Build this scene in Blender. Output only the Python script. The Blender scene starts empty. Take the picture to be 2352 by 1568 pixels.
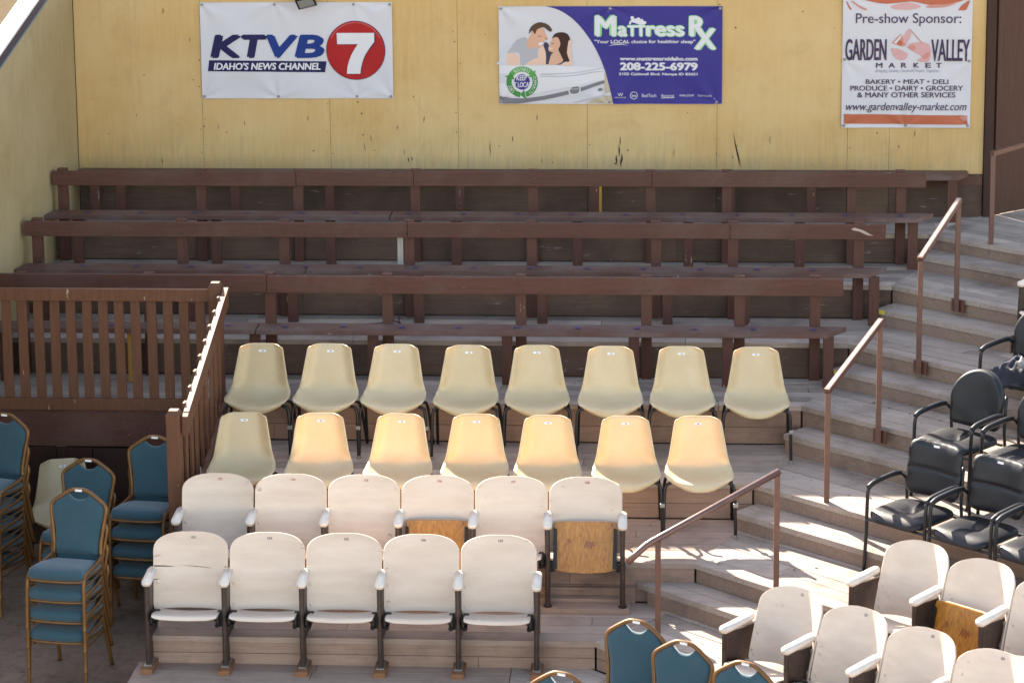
import bpy, bmesh, math, random
from math import radians as R, sin, cos, pi
from mathutils import Vector, Matrix
random.seed(7)
SC = bpy.context.scene
COL = SC.collection

# ------------------------------------------------------------------ camera
def rotm(yaw, pitch, roll):
    f0 = Vector((-sin(yaw), cos(yaw), 0)); r = Vector((cos(yaw), sin(yaw), 0)); up = Vector((0, 0, 1))
    f = f0*cos(pitch) - up*sin(pitch); u = up*cos(pitch) + f0*sin(pitch)
    return r*cos(roll) + u*sin(roll), u*cos(roll) - r*sin(roll), f
cr, cu, cf = rotm(0.0605524, 0.1695808, -0.0082751)
cam = bpy.data.cameras.new("camera")
cam_ob = bpy.data.objects.new("camera", cam); COL.objects.link(cam_ob)
cam_ob.matrix_world = Matrix(((cr.x, cu.x, -cf.x, 4.29886), (cr.y, cu.y, -cf.y, -22.27949), (cr.z, cu.z, -cf.z, 4.62170), (0, 0, 0, 1)))
cam.sensor_width = 36; cam.lens = 36*5500/2352; cam.shift_y = -(784-302.3)/2352
cam.clip_start = .5; cam.clip_end = 2000
cam.dof.use_dof = True; cam.dof.focus_distance = 19.0; cam.dof.aperture_fstop = 3.2
SC.camera = cam_ob

# ------------------------------------------------------------------ light
SUN_AZ = R(-60)      # heading of the light on the ground
SUN_EL = R(32)
w = bpy.data.worlds.new("World"); SC.world = w; w.use_nodes = True
nt = w.node_tree; bg = nt.nodes['Background']
sky = nt.nodes.new('ShaderNodeTexSky'); sky.sky_type = 'NISHITA'; sky.sun_disc = False
sky.sun_elevation = SUN_EL; sky.sun_rotation = R(-30); sky.altitude = 1000; sky.dust_density = 1.5
wb = nt.nodes.new('ShaderNodeMix'); wb.data_type = 'RGBA'; wb.blend_type = 'MULTIPLY'; wb.inputs[0].default_value = 1
wb.inputs[7].default_value = (1.22, .97, .75, 1)          # the photo's warm white balance
nt.links.new(sky.outputs[0], wb.inputs[6]); nt.links.new(wb.outputs[2], bg.inputs[0]); bg.inputs[1].default_value = 0.13
sl = bpy.data.lights.new("sun", 'SUN'); sl.energy = 4.6; sl.angle = R(.53); sl.color = (1, .90, .76)
so = bpy.data.objects.new("sun", sl); COL.objects.link(so)
ld = Vector((cos(SUN_AZ)*cos(SUN_EL), sin(SUN_AZ)*cos(SUN_EL), -sin(SUN_EL)))
so.rotation_euler = ld.to_track_quat('-Z', 'Y').to_euler()
SC.view_settings.view_transform = 'Standard'; SC.view_settings.look = 'None'
SC.view_settings.exposure = 2.38; SC.view_settings.gamma = 1
SC.cycles.max_bounces = 8; SC.cycles.diffuse_bounces = 5

# ------------------------------------------------------------------ materials
def nodes(name):
    m = bpy.data.materials.new(name); m.use_nodes = True
    t = m.node_tree; return m, t, t.nodes['Principled BSDF'], t.nodes, t.links
def mixc(t, fac, a, b, mode='MIX'):
    n = t.nodes.new('ShaderNodeMix'); n.data_type = 'RGBA'; n.blend_type = mode
    for sock, v in ((n.inputs[0], fac), (n.inputs[6], a), (n.inputs[7], b)):
        if hasattr(v, 'is_linked'): t.links.new(v, sock)
        elif isinstance(v, (int, float)): sock.default_value = v
        else: sock.default_value = (*v, 1)
    return n.outputs[2]
def mth(t, op, a, b=0.0, clamp=False):
    n = t.nodes.new('ShaderNodeMath'); n.operation = op; n.use_clamp = clamp
    for s, v in ((n.inputs[0], a), (n.inputs[1], b)):
        if hasattr(v, 'is_linked'): t.links.new(v, s)
        else: s.default_value = v
    return n.outputs[0]
def noise(t, vec, scale, detail=4, rough=.55, dist=0):
    n = t.nodes.new('ShaderNodeTexNoise'); n.inputs['Scale'].default_value = scale
    n.inputs['Detail'].default_value = detail; n.inputs['Roughness'].default_value = rough; n.inputs['Distortion'].default_value = dist
    t.links.new(vec, n.inputs['Vector']); return n.outputs['Fac']
def maprange(t, v, a, b, c=0., d=1.):
    n = t.nodes.new('ShaderNodeMapRange'); n.clamp = True
    t.links.new(v, n.inputs[0])
    for i, x in enumerate((a, b, c, d)): n.inputs[i+1].default_value = x
    return n.outputs[0]
def coords(t, scale=(1, 1, 1), rotz=0, kind='Object'):
    tc = t.nodes.new('ShaderNodeTexCoord'); mp = t.nodes.new('ShaderNodeMapping')
    mp.inputs['Scale'].default_value = scale; mp.inputs['Rotation'].default_value = (0, 0, rotz)
    t.links.new(tc.outputs[kind], mp.inputs[0]); return mp.outputs[0]
def bump(t, b, h, strength, dist=.002):
    n = t.nodes.new('ShaderNodeBump'); n.inputs['Strength'].default_value = strength; n.inputs['Distance'].default_value = dist
    t.links.new(h, n.inputs['Height']); t.links.new(n.outputs[0], b.inputs['Normal'])
def plain(name, c, rough=.6, metal=0, spec=.5, var=.0):
    m, t, b, N, L = nodes(name)
    b.inputs['Base Color'].default_value = (*c, 1); b.inputs['Roughness'].default_value = rough
    b.inputs['Metallic'].default_value = metal; b.inputs['Specular IOR Level'].default_value = spec
    if var:
        v = coords(t); n = noise(t, v, 14, 5)
        L.new(mixc(t, maprange(t, n, .3, .7), tuple(x*(1-var) for x in c), tuple(min(1, x*(1+var)) for x in c)), b.inputs['Base Color'])
        bump(t, b, n, .15)
    return m
def wood(name, c1, c2, axis='x', rotz=0, wear=None, wear_amt=.66, dirt=None, dirt_amt=.6, rough=.75, isl=.25, grain=1., bmp=.35, spec=.3):
    m, t, b, N, L = nodes(name)
    st = {'x': (1.2, 22, 22), 'y': (22, 1.2, 22), 'z': (22, 22, 1.2)}[axis]
    v = coords(t, st, rotz); v1 = coords(t, (1, 1, 1), rotz)
    g = noise(t, v, 2.6*grain, 6, .6, .4); g2 = noise(t, v, 9*grain, 3, .6)
    col = mixc(t, maprange(t, g, .3, .7), c1, c2)
    col = mixc(t, mth(t, 'MULTIPLY', maprange(t, g2, .55, .75), .35), col, tuple(x*.45 for x in c1))
    if dirt:
        d = noise(t, v1, 1.7, 6, .65, .3)
        col = mixc(t, mth(t, 'MULTIPLY', maprange(t, d, dirt_amt-.12, dirt_amt+.12), .75), col, dirt)
    if wear:
        st2 = {'x': (2.5, 16, 16), 'y': (16, 2.5, 16), 'z': (16, 16, 2.5)}[axis]
        v2 = coords(t, st2, rotz)
        wn = noise(t, v2, 1.6, 8, .7, .2)
        col = mixc(t, maprange(t, wn, wear_amt, wear_amt+.02), col, wear)
    gi = N.new('ShaderNodeNewGeometry')
    if isl:
        col = mixc(t, 1.0, col, mixc(t, gi.outputs['Random Per Island'], (1-isl,)*3, (1+isl*.6,)*3), 'MULTIPLY')
    L.new(col, b.inputs['Base Color']); b.inputs['Roughness'].default_value = rough
    b.inputs['Specular IOR Level'].default_value = spec
    bump(t, b, g, bmp)
    return m

E42 = R(42)
BROWN = ((.074, .030, .021), (.104, .043, .031))
M = {}
M['brown'] = wood('brown_paint', *BROWN, axis='x', wear=(.40, .32, .27), wear_amt=.668, dirt=(.12, .07, .055), rough=.6, isl=.22)
M['brown_z'] = wood('brown_paint_upright', *BROWN, axis='z', wear=(.42, .33, .27), wear_amt=.655, rough=.6, isl=.3)
M['brown_seat'] = wood('brown_paint_seat', (.095, .047, .037), (.125, .066, .053), axis='x', wear=(.38, .32, .29), wear_amt=.665, dirt=(.16, .12, .11), dirt_amt=.55, rough=.55, isl=.12)
M['brown_dark'] = wood('dark_brown_paint', (.030, .012, .009), (.045, .018, .013), axis='z', wear=(.12, .07, .05), wear_amt=.76, rough=.6, isl=.2)
M['brown_rail'] = wood('brown_gate_paint', (.100, .042, .021), (.138, .058, .031), axis='z', wear=(.55, .42, .33), wear_amt=.675, rough=.55, isl=.25)
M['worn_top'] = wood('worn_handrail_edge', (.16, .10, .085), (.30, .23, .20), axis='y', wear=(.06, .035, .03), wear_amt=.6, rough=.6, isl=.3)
TR = dict(wear=(.55, .49, .45), wear_amt=.68, dirt=(.17, .13, .11), dirt_amt=.58, rough=.8, isl=.3, bmp=.6)
M['tread'] = wood('worn_grey_planks', (.325, .258, .215), (.445, .368, .312), axis='x', **TR)
M['tread_r'] = wood('worn_grey_planks_turned', (.325, .258, .215), (.445, .368, .312), axis='x', rotz=E42, **TR)
RI = dict(wear=(.46, .37, .30), wear_amt=.675, dirt=(.09, .062, .048), dirt_amt=.62, rough=.75, isl=.15)
M['tread_tan'] = wood('tan_worn_planks', (.31, .225, .18), (.40, .30, .245), axis='x', wear=(.5, .42, .36), wear_amt=.72, dirt=(.17, .115, .085), dirt_amt=.62, rough=.75, isl=.14)
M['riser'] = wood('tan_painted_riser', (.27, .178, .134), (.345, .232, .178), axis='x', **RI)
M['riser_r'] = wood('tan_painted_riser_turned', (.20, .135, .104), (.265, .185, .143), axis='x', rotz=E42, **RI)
M['riser_up'] = wood('brown_riser', (.098, .060, .043), (.140, .089, .066), axis='x', wear=(.24, .20, .18), wear_amt=.64, dirt=(.055, .035, .026), dirt_amt=.56, rough=.75, isl=.2)
M['block'] = wood('raw_wood_block', (.19, .085, .040), (.27, .13, .065), axis='y', rough=.7, isl=.3)
M['grey_wood'] = wood('weathered_grey_wood', (.30, .27, .24), (.42, .38, .34), axis='z', rough=.8)
M['ochre_wood'] = wood('ochre_wood', (.34, .19, .04), (.42, .24, .055), axis='z', wear=(.1, .05, .03), wear_amt=.66, rough=.7)
M['varnish'] = wood('varnished_plywood', (.27, .092, .010), (.50, .222, .030), axis='z', wear=(.20, .055, .010), wear_amt=.585, rough=.36, isl=.1, spec=.5)

def yellow_ply(nm='yellow_painted_plywood', a=(.465, .305, .118), c=(.525, .35, .145), f=(.545, .40, .195)):
    m, t, b, N, L = nodes(nm)
    v = coords(t); vs = coords(t, (9, 9, .9)); vf = coords(t, (26, 26, 2.2))
    g = noise(t, vs, 2.2, 6, .6, .3); big = noise(t, v, .8, 4, .6)
    col = mixc(t, maprange(t, g, .3, .7), a, c)
    col = mixc(t, mth(t, 'MULTIPLY', maprange(t, big, .40, .60), .75), col, f)
    b2 = noise(t, v, 2.1, 6, .7, .5)
    col = mixc(t, mth(t, 'MULTIPLY', maprange(t, b2, .54, .70), .28), col, tuple(x*.66 for x in a))
    sep = N.new('ShaderNodeSeparateXYZ'); L.new(v, sep.inputs[0])
    low = maprange(t, sep.outputs[2], .95, .42)                       # splashed dirt near the bench
    st = noise(t, vf, 1.3, 7, .7)
    col = mixc(t, mth(t, 'MULTIPLY', mth(t, 'MULTIPLY', low, maprange(t, st, .42, .64)), .5), col, (.30, .25, .15))
    st2 = noise(t, vs, 1.0, 8, .72)
    col = mixc(t, mth(t, 'MULTIPLY', maprange(t, st2, .58, .70), .30), col, (.27, .20, .10))
    vp = coords(t, (7, 7, 4)); ch = noise(t, vp, 5, 3, .5)
    col = mixc(t, maprange(t, ch, .765, .775), col, (.06, .03, .02))
    L.new(col, b.inputs['Base Color']); b.inputs['Roughness'].default_value = .7; b.inputs['Specular IOR Level'].default_value = .25
    bump(t, b, g, .12); return m
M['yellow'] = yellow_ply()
M['yellow_side'] = yellow_ply('side_yellow_plywood', (.30, .225, .108), (.35, .27, .135), (.38, .30, .17))  # darker, duller yellow for the side wall
M['white_paint'] = plain('white_paint', (.8, .79, .76), .55, var=.06)
M['dark_trim'] = plain('dark_trim', (.03, .02, .04), .5)

def plastic():
    m, t, b, N, L = nodes('cream_plastic')
    oi = N.new('ShaderNodeObjectInfo')
    def shift(vec):
        ad = N.new('ShaderNodeVectorMath'); ad.operation = 'ADD'; L.new(vec, ad.inputs[0])
        cz = N.new('ShaderNodeCombineXYZ'); L.new(mth(t, 'MULTIPLY', oi.outputs['Random'], 70), cz.inputs[0]); L.new(mth(t, 'MULTIPLY', oi.outputs['Random'], 31), cz.inputs[2]); L.new(cz.outputs[0], ad.inputs[1]); return ad.outputs[0]
    v = shift(coords(t)); n = noise(t, v, 6, 5, .6); v2 = shift(coords(t, (40, 40, 5))); s = noise(t, v2, 2, 6, .7)
    sc_ = noise(t, shift(coords(t, (9, 9, 22))), 1.3, 8, .72, .6); bl = noise(t, v, 2.5, 4, .6)
    col = mixc(t, maprange(t, n, .3, .7), (.69, .605, .37), (.76, .685, .45))
    col = mixc(t, mth(t, 'MULTIPLY', maprange(t, s, .55, .75), .35), col, (.44, .37, .24))
    col = mixc(t, 1.0, col, mixc(t, oi.outputs['Random'], (.90, .89, .86), (1.06, 1.06, 1.08)), 'MULTIPLY')
    col = mixc(t, mth(t, 'MULTIPLY', maprange(t, sc_, .66, .70), .55), col, (.30, .22, .13))
    col = mixc(t, mth(t, 'MULTIPLY', maprange(t, bl, .48, .66), .18), col, (.80, .76, .62))
    L.new(col, b.inputs['Base Color']); b.inputs['Roughness'].default_value = .42; b.inputs['Specular IOR Level'].default_value = .75
    tr = N.new('ShaderNodeBsdfTranslucent'); tr.inputs[0].default_value = (.80, .48, .17, 1)
    mx = N.new('ShaderNodeMixShader'); mx.inputs[0].default_value = .38
    L.new(b.outputs[0], mx.inputs[1]); L.new(tr.outputs[0], mx.inputs[2]); L.new(mx.outputs[0], N['Material Output'].inputs[0])
    return m
M['plastic'] = plastic()
def seat_white():
    m, t, b, N, L = nodes('white_painted_plywood')
    v = coords(t, (2.2, 14, 14)); v1 = coords(t)
    oi = N.new('ShaderNodeObjectInfo')
    add = N.new('ShaderNodeVectorMath'); add.operation = 'ADD'; L.new(v, add.inputs[0])
    cx = N.new('ShaderNodeCombineXYZ'); L.new(mth(t, 'MULTIPLY', oi.outputs['Random'], 50), cx.inputs[1]); L.new(cx.outputs[0], add.inputs[1])
    g = noise(t, add.outputs[0], 1.7, 7, .66, .2); g2 = noise(t, add.outputs[0], .8, 4, .6)
    col = mixc(t, maprange(t, g2, .3, .7), (.57, .455, .368), (.67, .558, .462))
    sx = N.new('ShaderNodeSeparateXYZ'); L.new(v1, sx.inputs[0])
    edge = maprange(t, mth(t, 'ABSOLUTE', sx.outputs[0]), .05, .26)
    k = mth(t, 'ADD', g, mth(t, 'MULTIPLY', edge, .09))
    col = mixc(t, maprange(t, k, .715, .735), col, (.36, .29, .24))
    L.new(col, b.inputs['Base Color']); b.inputs['Roughness'].default_value = .45; b.inputs['Specular IOR Level'].default_value = .4
    bump(t, b, g, .12); return m
M['seat_white'] = seat_white()
M['arm_white'] = plain('white_enamel', (.68, .59, .51), .4, var=.06)
M['iron'] = plain('brown_black_iron', (.055, .036, .030), .42, .35, var=.35)
M['hinge'] = plain('black_hinge_iron', (.018, .016, .017), .5, .3)
M['tube'] = plain('black_steel_tube', (.012, .012, .015), .35, .2)
M['clamp'] = plain('grey_clamp', (.3, .3, .28), .4, .6)
def rustred():
    m, t, b, N, L = nodes('red_brown_rail_paint')
    v = coords(t); n = noise(t, v, 9, 6, .65)
    L.new(mixc(t, maprange(t, n, .35, .7), (.070, .021, .012), (.115, .038, .022)), b.inputs['Base Color'])
    b.inputs['Roughness'].default_value = .45; b.inputs['Specular IOR Level'].default_value = .8; b.inputs['Coat Weight'].default_value = .25; b.inputs['Coat Roughness'].default_value = .3; bump(t, b, n, .15); return m
M['rail'] = rustred()
M['rail_glare'] = plain('painted_sun_glare', (.36, .27, .23), .42, .1, var=.3)  # pale tone standing in for sun glare on the handrail tops
def fabric():
    m, t, b, N, L = nodes('blue_woven_fabric')
    v = coords(t); n = noise(t, v, 220, 2, .5); n2 = noise(t, v, 5, 4, .6)
    col = mixc(t, maprange(t, n, .35, .65), (.009, .043, .062), (.022, .070, .096))
    col = mixc(t, mth(t, 'MULTIPLY', maprange(t, n2, .4, .7), .4), col, (.035, .075, .105))
    L.new(col, b.inputs['Base Color']); b.inputs['Roughness'].default_value = .85
    b.inputs['Sheen Weight'].default_value = .25; bump(t, b, n, .4, .001); return m
M['fabric'] = fabric()
M['bronze'] = plain('bronze_tube', (.165, .078, .024), .42, .4, var=.2)
def leather(name, c, rough, sc, bs):
    m, t, b, N, L = nodes(name)
    v = coords(t); n = noise(t, v, sc, 5, .6); n2 = noise(t, v, 7, 4, .6)
    L.new(mixc(t, maprange(t, n2, .3, .7), c, tuple(x*1.6 for x in c)), b.inputs['Base Color'])
    b.inputs['Roughness'].default_value = rough; b.inputs['Specular IOR Level'].default_value = .38; bump(t, b, n, bs); return m
M['leather'] = leather('black_leather', (.008, .008, .011), .45, 60, .25)
M['vinyl'] = leather('black_vinyl', (.009, .009, .011), .45, 90, .15)
M['label'] = plain('paper_label', (.75, .75, .75), .6)
M['ink_grey'] = plain('grey_ink', (.2, .2, .22), .6)
M['ink_black'] = plain('black_ink', (.03, .02, .025), .6)
M['ink_red'] = plain('red_ink', (.32, .02, .03), .6)
M['star_blue'] = plain('blue_stencil', (.050, .045, .15), .7)
M['tape'] = plain('yellow_tape', (.55, .43, .06), .6, var=.2)
M['denim'] = plain('dark_cloth', (.022, .024, .036), .85, var=.5)
M['cloth_grey'] = plain('grey_cloth', (.22, .21, .21), .85, var=.3)
M['glass_lamp'] = plain('lamp_glass', (.25, .26, .25), .08, 0, .8)
M['lamp_black'] = plain('black_lamp_casing', (.015, .015, .016), .45, .2)
VIN = dict(rough=.5, spec=.18)
M['vinyl_white'] = plain('white_banner_vinyl', (.52, .515, .55), **VIN)
M['p_white'] = plain('print_white', (.58, .575, .60), **VIN)
M['p_navy'] = plain('print_navy', (.010, .011, .065), **VIN)
M['p_blue'] = plain('print_blue', (.008, .030, .175), **VIN)
M['p_red'] = plain('print_red', (.32, .012, .014), **VIN)
M['p_redlight'] = plain('print_light_red', (.40, .07, .065), **VIN)
M['p_violet'] = plain('print_violet', (.036, .030, .195), **VIN)
M['p_green'] = plain('print_green', (.085, .30, .060), **VIN)
M['p_lime'] = plain('print_light_green', (.22, .52, .22), **VIN)
M['p_dkgreen'] = plain('print_dark_green', (.045, .20, .045), **VIN)
M['p_skin'] = plain('print_skin', (.55, .32, .22), **VIN)
M['p_skin2'] = plain('print_skin_light', (.62, .43, .34), **VIN)
M['p_hair'] = plain('print_hair', (.075, .042, .028), **VIN)
M['p_hair2'] = plain('print_dark_hair', (.040, .018, .014), **VIN)
M['p_grey'] = plain('print_grey', (.36, .36, .39), **VIN)
M['p_ltgrey'] = plain('print_light_grey', (.50, .50, .53), **VIN)
M['p_dkgrey'] = plain('print_dark_grey', (.16, .155, .175), **VIN)
M['p_slate'] = plain('print_slate', (.035, .04, .07), **VIN)
M['p_sand'] = plain('print_sand', (.42, .36, .27), **VIN)
M['p_text'] = plain('print_plum_text', (.055, .035, .075), **VIN)
M['p_faint'] = plain('print_faint_text', (.30, .29, .37), **VIN)
M['p_orange'] = plain('print_orange', (.40, .115, .060), **VIN)
M['p_pink'] = plain('print_pink', (.52, .30, .30), **VIN)
M['p_salmon'] = plain('print_salmon', (.47, .22, .18), **VIN)
M['grommet'] = plain('steel_grommet', (.20, .20, .21), .35, .7)

# ------------------------------------------------------------------ builders
def link(name, bm, mat, parent=None, smooth=False):
    bmesh.ops.recalc_face_normals(bm, faces=bm.faces[:]) if smooth != 'flat' else None
    me = bpy.data.meshes.new(name); bm.to_mesh(me); bm.free()
    for mm in (mat if isinstance(mat, (list, tuple)) else [mat]): me.materials.append(mm)
    if smooth is True:
        for p in me.polygons: p.use_smooth = True
    ob = bpy.data.objects.new(name, me); COL.objects.link(ob)
    if parent: ob.parent = parent
    return ob
def thing(name, label, cat, loc=(0, 0, 0), rz=0, group=None):
    o = bpy.data.objects.new(name, None); COL.objects.link(o); o.location = loc; o.rotation_euler = (0, 0, rz)
    o.empty_display_size = .1
    return tag(o, label, cat, group)
def tag(o, label=None, cat=None, group=None, kind=None):
    if label: o['label'] = label
    if cat: o['category'] = cat
    if group: o['group'] = group
    if kind: o['kind'] = kind
    return o
def kids(o): return CH.get(o.name, [])
def copy_tree(o, parent=None):
    c = o.copy(); COL.objects.link(c); c.parent = parent
    for ch in list(o.children): copy_tree(ch, c)
    return c
def box(bm, c, s, bev=0, mat=None):
    m = Matrix.Translation(c) if mat is None else mat @ Matrix.Translation(c)
    r = bmesh.ops.create_cube(bm, size=1, matrix=m @ Matrix.Diagonal((*s, 1)))
    if bev:
        ed = set()
        for v in r['verts']: ed.update(v.link_edges)
        bmesh.ops.bevel(bm, geom=list(ed), offset=bev, segments=2, affect='EDGES', profile=.6)
def bx(bm, x0, x1, y0, y1, z0, z1, bev=0):
    box(bm, ((x0+x1)/2, (y0+y1)/2, (z0+z1)/2), (x1-x0, y1-y0, z1-z0), bev)
def tube(bm, pts, r, n=10, cap=True, square=False):
    pts = [Vector(p) for p in pts]; rings = []
    up0 = None
    for i, p in enumerate(pts):
        d = (pts[min(i+1, len(pts)-1)] - pts[max(i-1, 0)]).normalized()
        if up0 is None:
            up0 = Vector((0, 0, 1)) if abs(d.z) < .9 else Vector((1, 0, 0))
        a = (up0 - d*up0.dot(d)).normalized(); b = d.cross(a); up0 = a
        ring = []
        if square:
            for (u, v) in ((1, 1), (-1, 1), (-1, -1), (1, -1)): ring.append(bm.verts.new(p + a*u*r + b*v*r))
        else:
            rr = r[i] if isinstance(r, (list, tuple)) else r
            for k in range(n):
                an = 2*pi*k/n; ring.append(bm.verts.new(p + a*cos(an)*rr + b*sin(an)*rr))
        rings.append(ring)
    for q in range(len(rings)-1):
        A, B = rings[q], rings[q+1]; m = len(A)
        for k in range(m): bm.faces.new((A[k], A[(k+1) % m], B[(k+1) % m], B[k]))
    if cap: bm.faces.new(rings[0][::-1]); bm.faces.new(rings[-1])
def curve(pts, n=6):
    """Catmull-Rom through the points"""
    P = [Vector(p) for p in pts]; P = [P[0]*2-P[1]] + P + [P[-1]*2-P[-2]]; out = []
    for i in range(1, len(P)-2):
        for k in range(n):
            t = k/n; a, b, c, d = P[i-1], P[i], P[i+1], P[i+2]
            out.append(.5*((2*b) + (c-a)*t + (2*a-5*b+4*c-d)*t*t + (3*b-a-3*c+d)*t**3))
    out.append(P[-2]); return out
def prism(bm, poly, fn0, fn1):
    """closed outline swept between two placements"""
    A = [bm.verts.new(fn0(*p)) for p in poly]; B = [bm.verts.new(fn1(*p)) for p in poly]; n = len(poly)
    bm.faces.new(A[::-1]); bm.faces.new(B)
    for i in range(n): bm.faces.new((A[i], A[(i+1) % n], B[(i+1) % n], B[i]))
def clip(poly, a, b, c):
    """keep a*x+b*y<=c"""
    out = []
    for i in range(len(poly)):
        p, q = poly[i], poly[(i+1) % len(poly)]
        dp, dq = a*p[0]+b*p[1]-c, a*q[0]+b*q[1]-c
        if dp <= 0: out.append(p)
        if (dp < 0 < dq) or (dq < 0 < dp):
            t = dp/(dp-dq); out.append((p[0]+(q[0]-p[0])*t, p[1]+(q[1]-p[1])*t))
    return out
eX, eY = cos(-E42), sin(-E42); nX, nY = -eY, eX            # turned block: along the rows, and up the slope
def planks(bm, planes, o, d, t0, t1, s0, s1, ztop, th, wd=.142, gap=.006, zj=.0015, ends=True):
    """floor boards along d between t0..t1 across, clipped by half planes"""
    nn = (-d[1], d[0]); n = max(1, round((t1-t0)/wd)); st = (t1-t0)/n
    for i in range(n):
        a, b = t0+i*st+gap/2, t0+(i+1)*st-gap/2
        cuts = [s0]
        x = s0 + random.uniform(1.2, 3.4)
        while x < s1-.8 and ends: cuts.append(x); x += random.uniform(2.2, 3.7)
        cuts.append(s1)
        for q in range(len(cuts)-1):
            u0, u1 = cuts[q]+.002, cuts[q+1]-.002
            P = [(o[0]+d[0]*u+nn[0]*t, o[1]+d[1]*u+nn[1]*t) for u, t in ((u0, a), (u1, a), (u1, b), (u0, b))]
            for pl in planes:
                P = clip(P, *pl)
                if len(P) < 3: break
            if len(P) < 3: continue
            z = ztop + random.uniform(-zj, zj)
            prism(bm, P, lambda x, y, z=z: (x, y, z-th), lambda x, y, z=z: (x, y, z))

# ------------------------------------------------------------------ setting: ground
bm = bmesh.new(); s = 900
V = [bm.verts.new(p) for p in ((-s, -s, -2.1), (s, -s, -2.1), (s, s, -2.1), (-s, s, -2.1))]; bm.faces.new(V)
def ground_mat():
    m, t, b, N, L = nodes('bare_ground')
    v = coords(t); n = noise(t, v, .9, 7, .65); f = noise(t, v, 14, 6, .7); sp = noise(t, v, 3.3, 8, .75)
    col = mixc(t, maprange(t, n, .35, .65), (.175, .122, .092), (.255, .185, .142))
    col = mixc(t, mth(t, 'MULTIPLY', maprange(t, f, .45, .7), .6), col, (.10, .068, .052))
    col = mixc(t, maprange(t, sp, .645, .69), col, (.06, .042, .034))
    sep = N.new('ShaderNodeSeparateXYZ'); L.new(v, sep.inputs[0])
    far = mth(t, 'MULTIPLY', maprange(t, sep.outputs[1], 2, 5), 1.0)
    g = noise(t, v, .35, 6, .6)
    sand = mixc(t, maprange(t, f, .3, .7), (.085, .066, .042), (.125, .10, .068))
    grass = mixc(t, maprange(t, f, .3, .7), (.035, .04, .012), (.07, .066, .025))
    col = mixc(t, far, col, mixc(t, mth(t, 'MULTIPLY', maprange(t, sep.outputs[1], 36, 38), maprange(t, g, .30, .42)), sand, grass))
    L.new(col, b.inputs['Base Color']); b.inputs['Roughness'].default_value = 1; b.inputs['Specular IOR Level'].default_value = 0; bump(t, b, f, .4, .01); return m
tag(link('ground', bm, ground_mat()), kind='structure')

# ------------------------------------------------------------------ terrace (stepped wooden stand)
XL = -1.26
CN = [(6.78, -.80), (6.37, -1.695), (5.93, -2.575), (5.49, -3.41), (5.06, -4.45), (4.60, -5.455), (3.887, -6.24)]   # corner where the straight and the turned rows meet
LZ = [0, -.268, -.561, -.866, -1.187, -1.471, -1.772, -1.982]
LXL = [XL, XL-.1, XL-.2, XL-.2, .70, .70, .70, .62]
terr = thing('wooden_terrace', 'stepped wooden seating terrace of worn grey planks and tan risers, bending at the aisle', 'terrace')
def tdot(p): return p[0]*nX + p[1]*nY
def sdot(p): return p[0]*eX + p[1]*eY
def mitre(a, b, side):
    # half plane left (side=-1) / right (+1) of the line a->b (a upper, b lower)
    dx, dy = b[0]-a[0], b[1]-a[1]; A, B = -dy, dx; c = A*a[0]+B*a[1]      # A*x+B*y-c : >0 to the right of the line
    return (A, B, c) if side < 0 else (-A, -B, -c)
for k in range(7):
    z = LZ[k]; c1 = CN[k]
    c0 = CN[k-1] if k else (7.35, 0.02)
    yb = CN[k-1][1] if k else 0.0
    mk = mitre(c0, c1, -1); tt = .04
    bl = bmesh.new()
    planks(bl, [mk], (0, 0), (1, 0), c1[1]-.012, yb-.022 if k else yb-.03, LXL[k], 8, z, tt)
    link('tread', bl, M['tread'] if k < 5 else M['tread_tan'], terr)
    br = bmesh.new(); t1, t0 = tdot(c1)-.012, (tdot(c0)-.022 if k else 6.2)
    pls = [mitre(c0, c1, 1)]
    if k == 0: pls.append((0, 1, 1.4))
    planks(br, pls, (0, 0), (eX, eY), t1, t0, sdot(c1)-1.2 if k else 2, sdot(c1)+6, z, tt, zj=.0025)
    link('tread', br, M['tread_r'], terr)
    # risers under the front edge
    zb = LZ[k+1]
    bm = bmesh.new(); top = z-tt-.004
    h = (top-zb)
    for a, b in (((zb, top),) if k < 3 else ((zb, zb+h*.48), (zb+h*.48+.004, top))):
        x = LXL[k]
        while x < c1[0]-.02:
            xe = min(c1[0]-.004, x+random.uniform(2.2, 3.6)); xe = c1[0]-.004 if c1[0]-xe < .5 else xe
            bx(bm, x, xe-.003, c1[1]+.006, c1[1]+.03, a, b); x = xe
    link('riser', bm, M['riser_up'] if k < 3 else M['riser'], terr)
    bm = bmesh.new(); tc = tdot(c1)
    mm = Matrix.Rotation(-E42, 4, 'Z')
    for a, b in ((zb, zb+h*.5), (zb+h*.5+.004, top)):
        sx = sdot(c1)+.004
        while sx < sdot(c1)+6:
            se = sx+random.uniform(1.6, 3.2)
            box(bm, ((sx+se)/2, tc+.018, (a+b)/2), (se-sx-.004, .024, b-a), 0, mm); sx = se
    link('riser', bm, M['riser_r'], terr)
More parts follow.
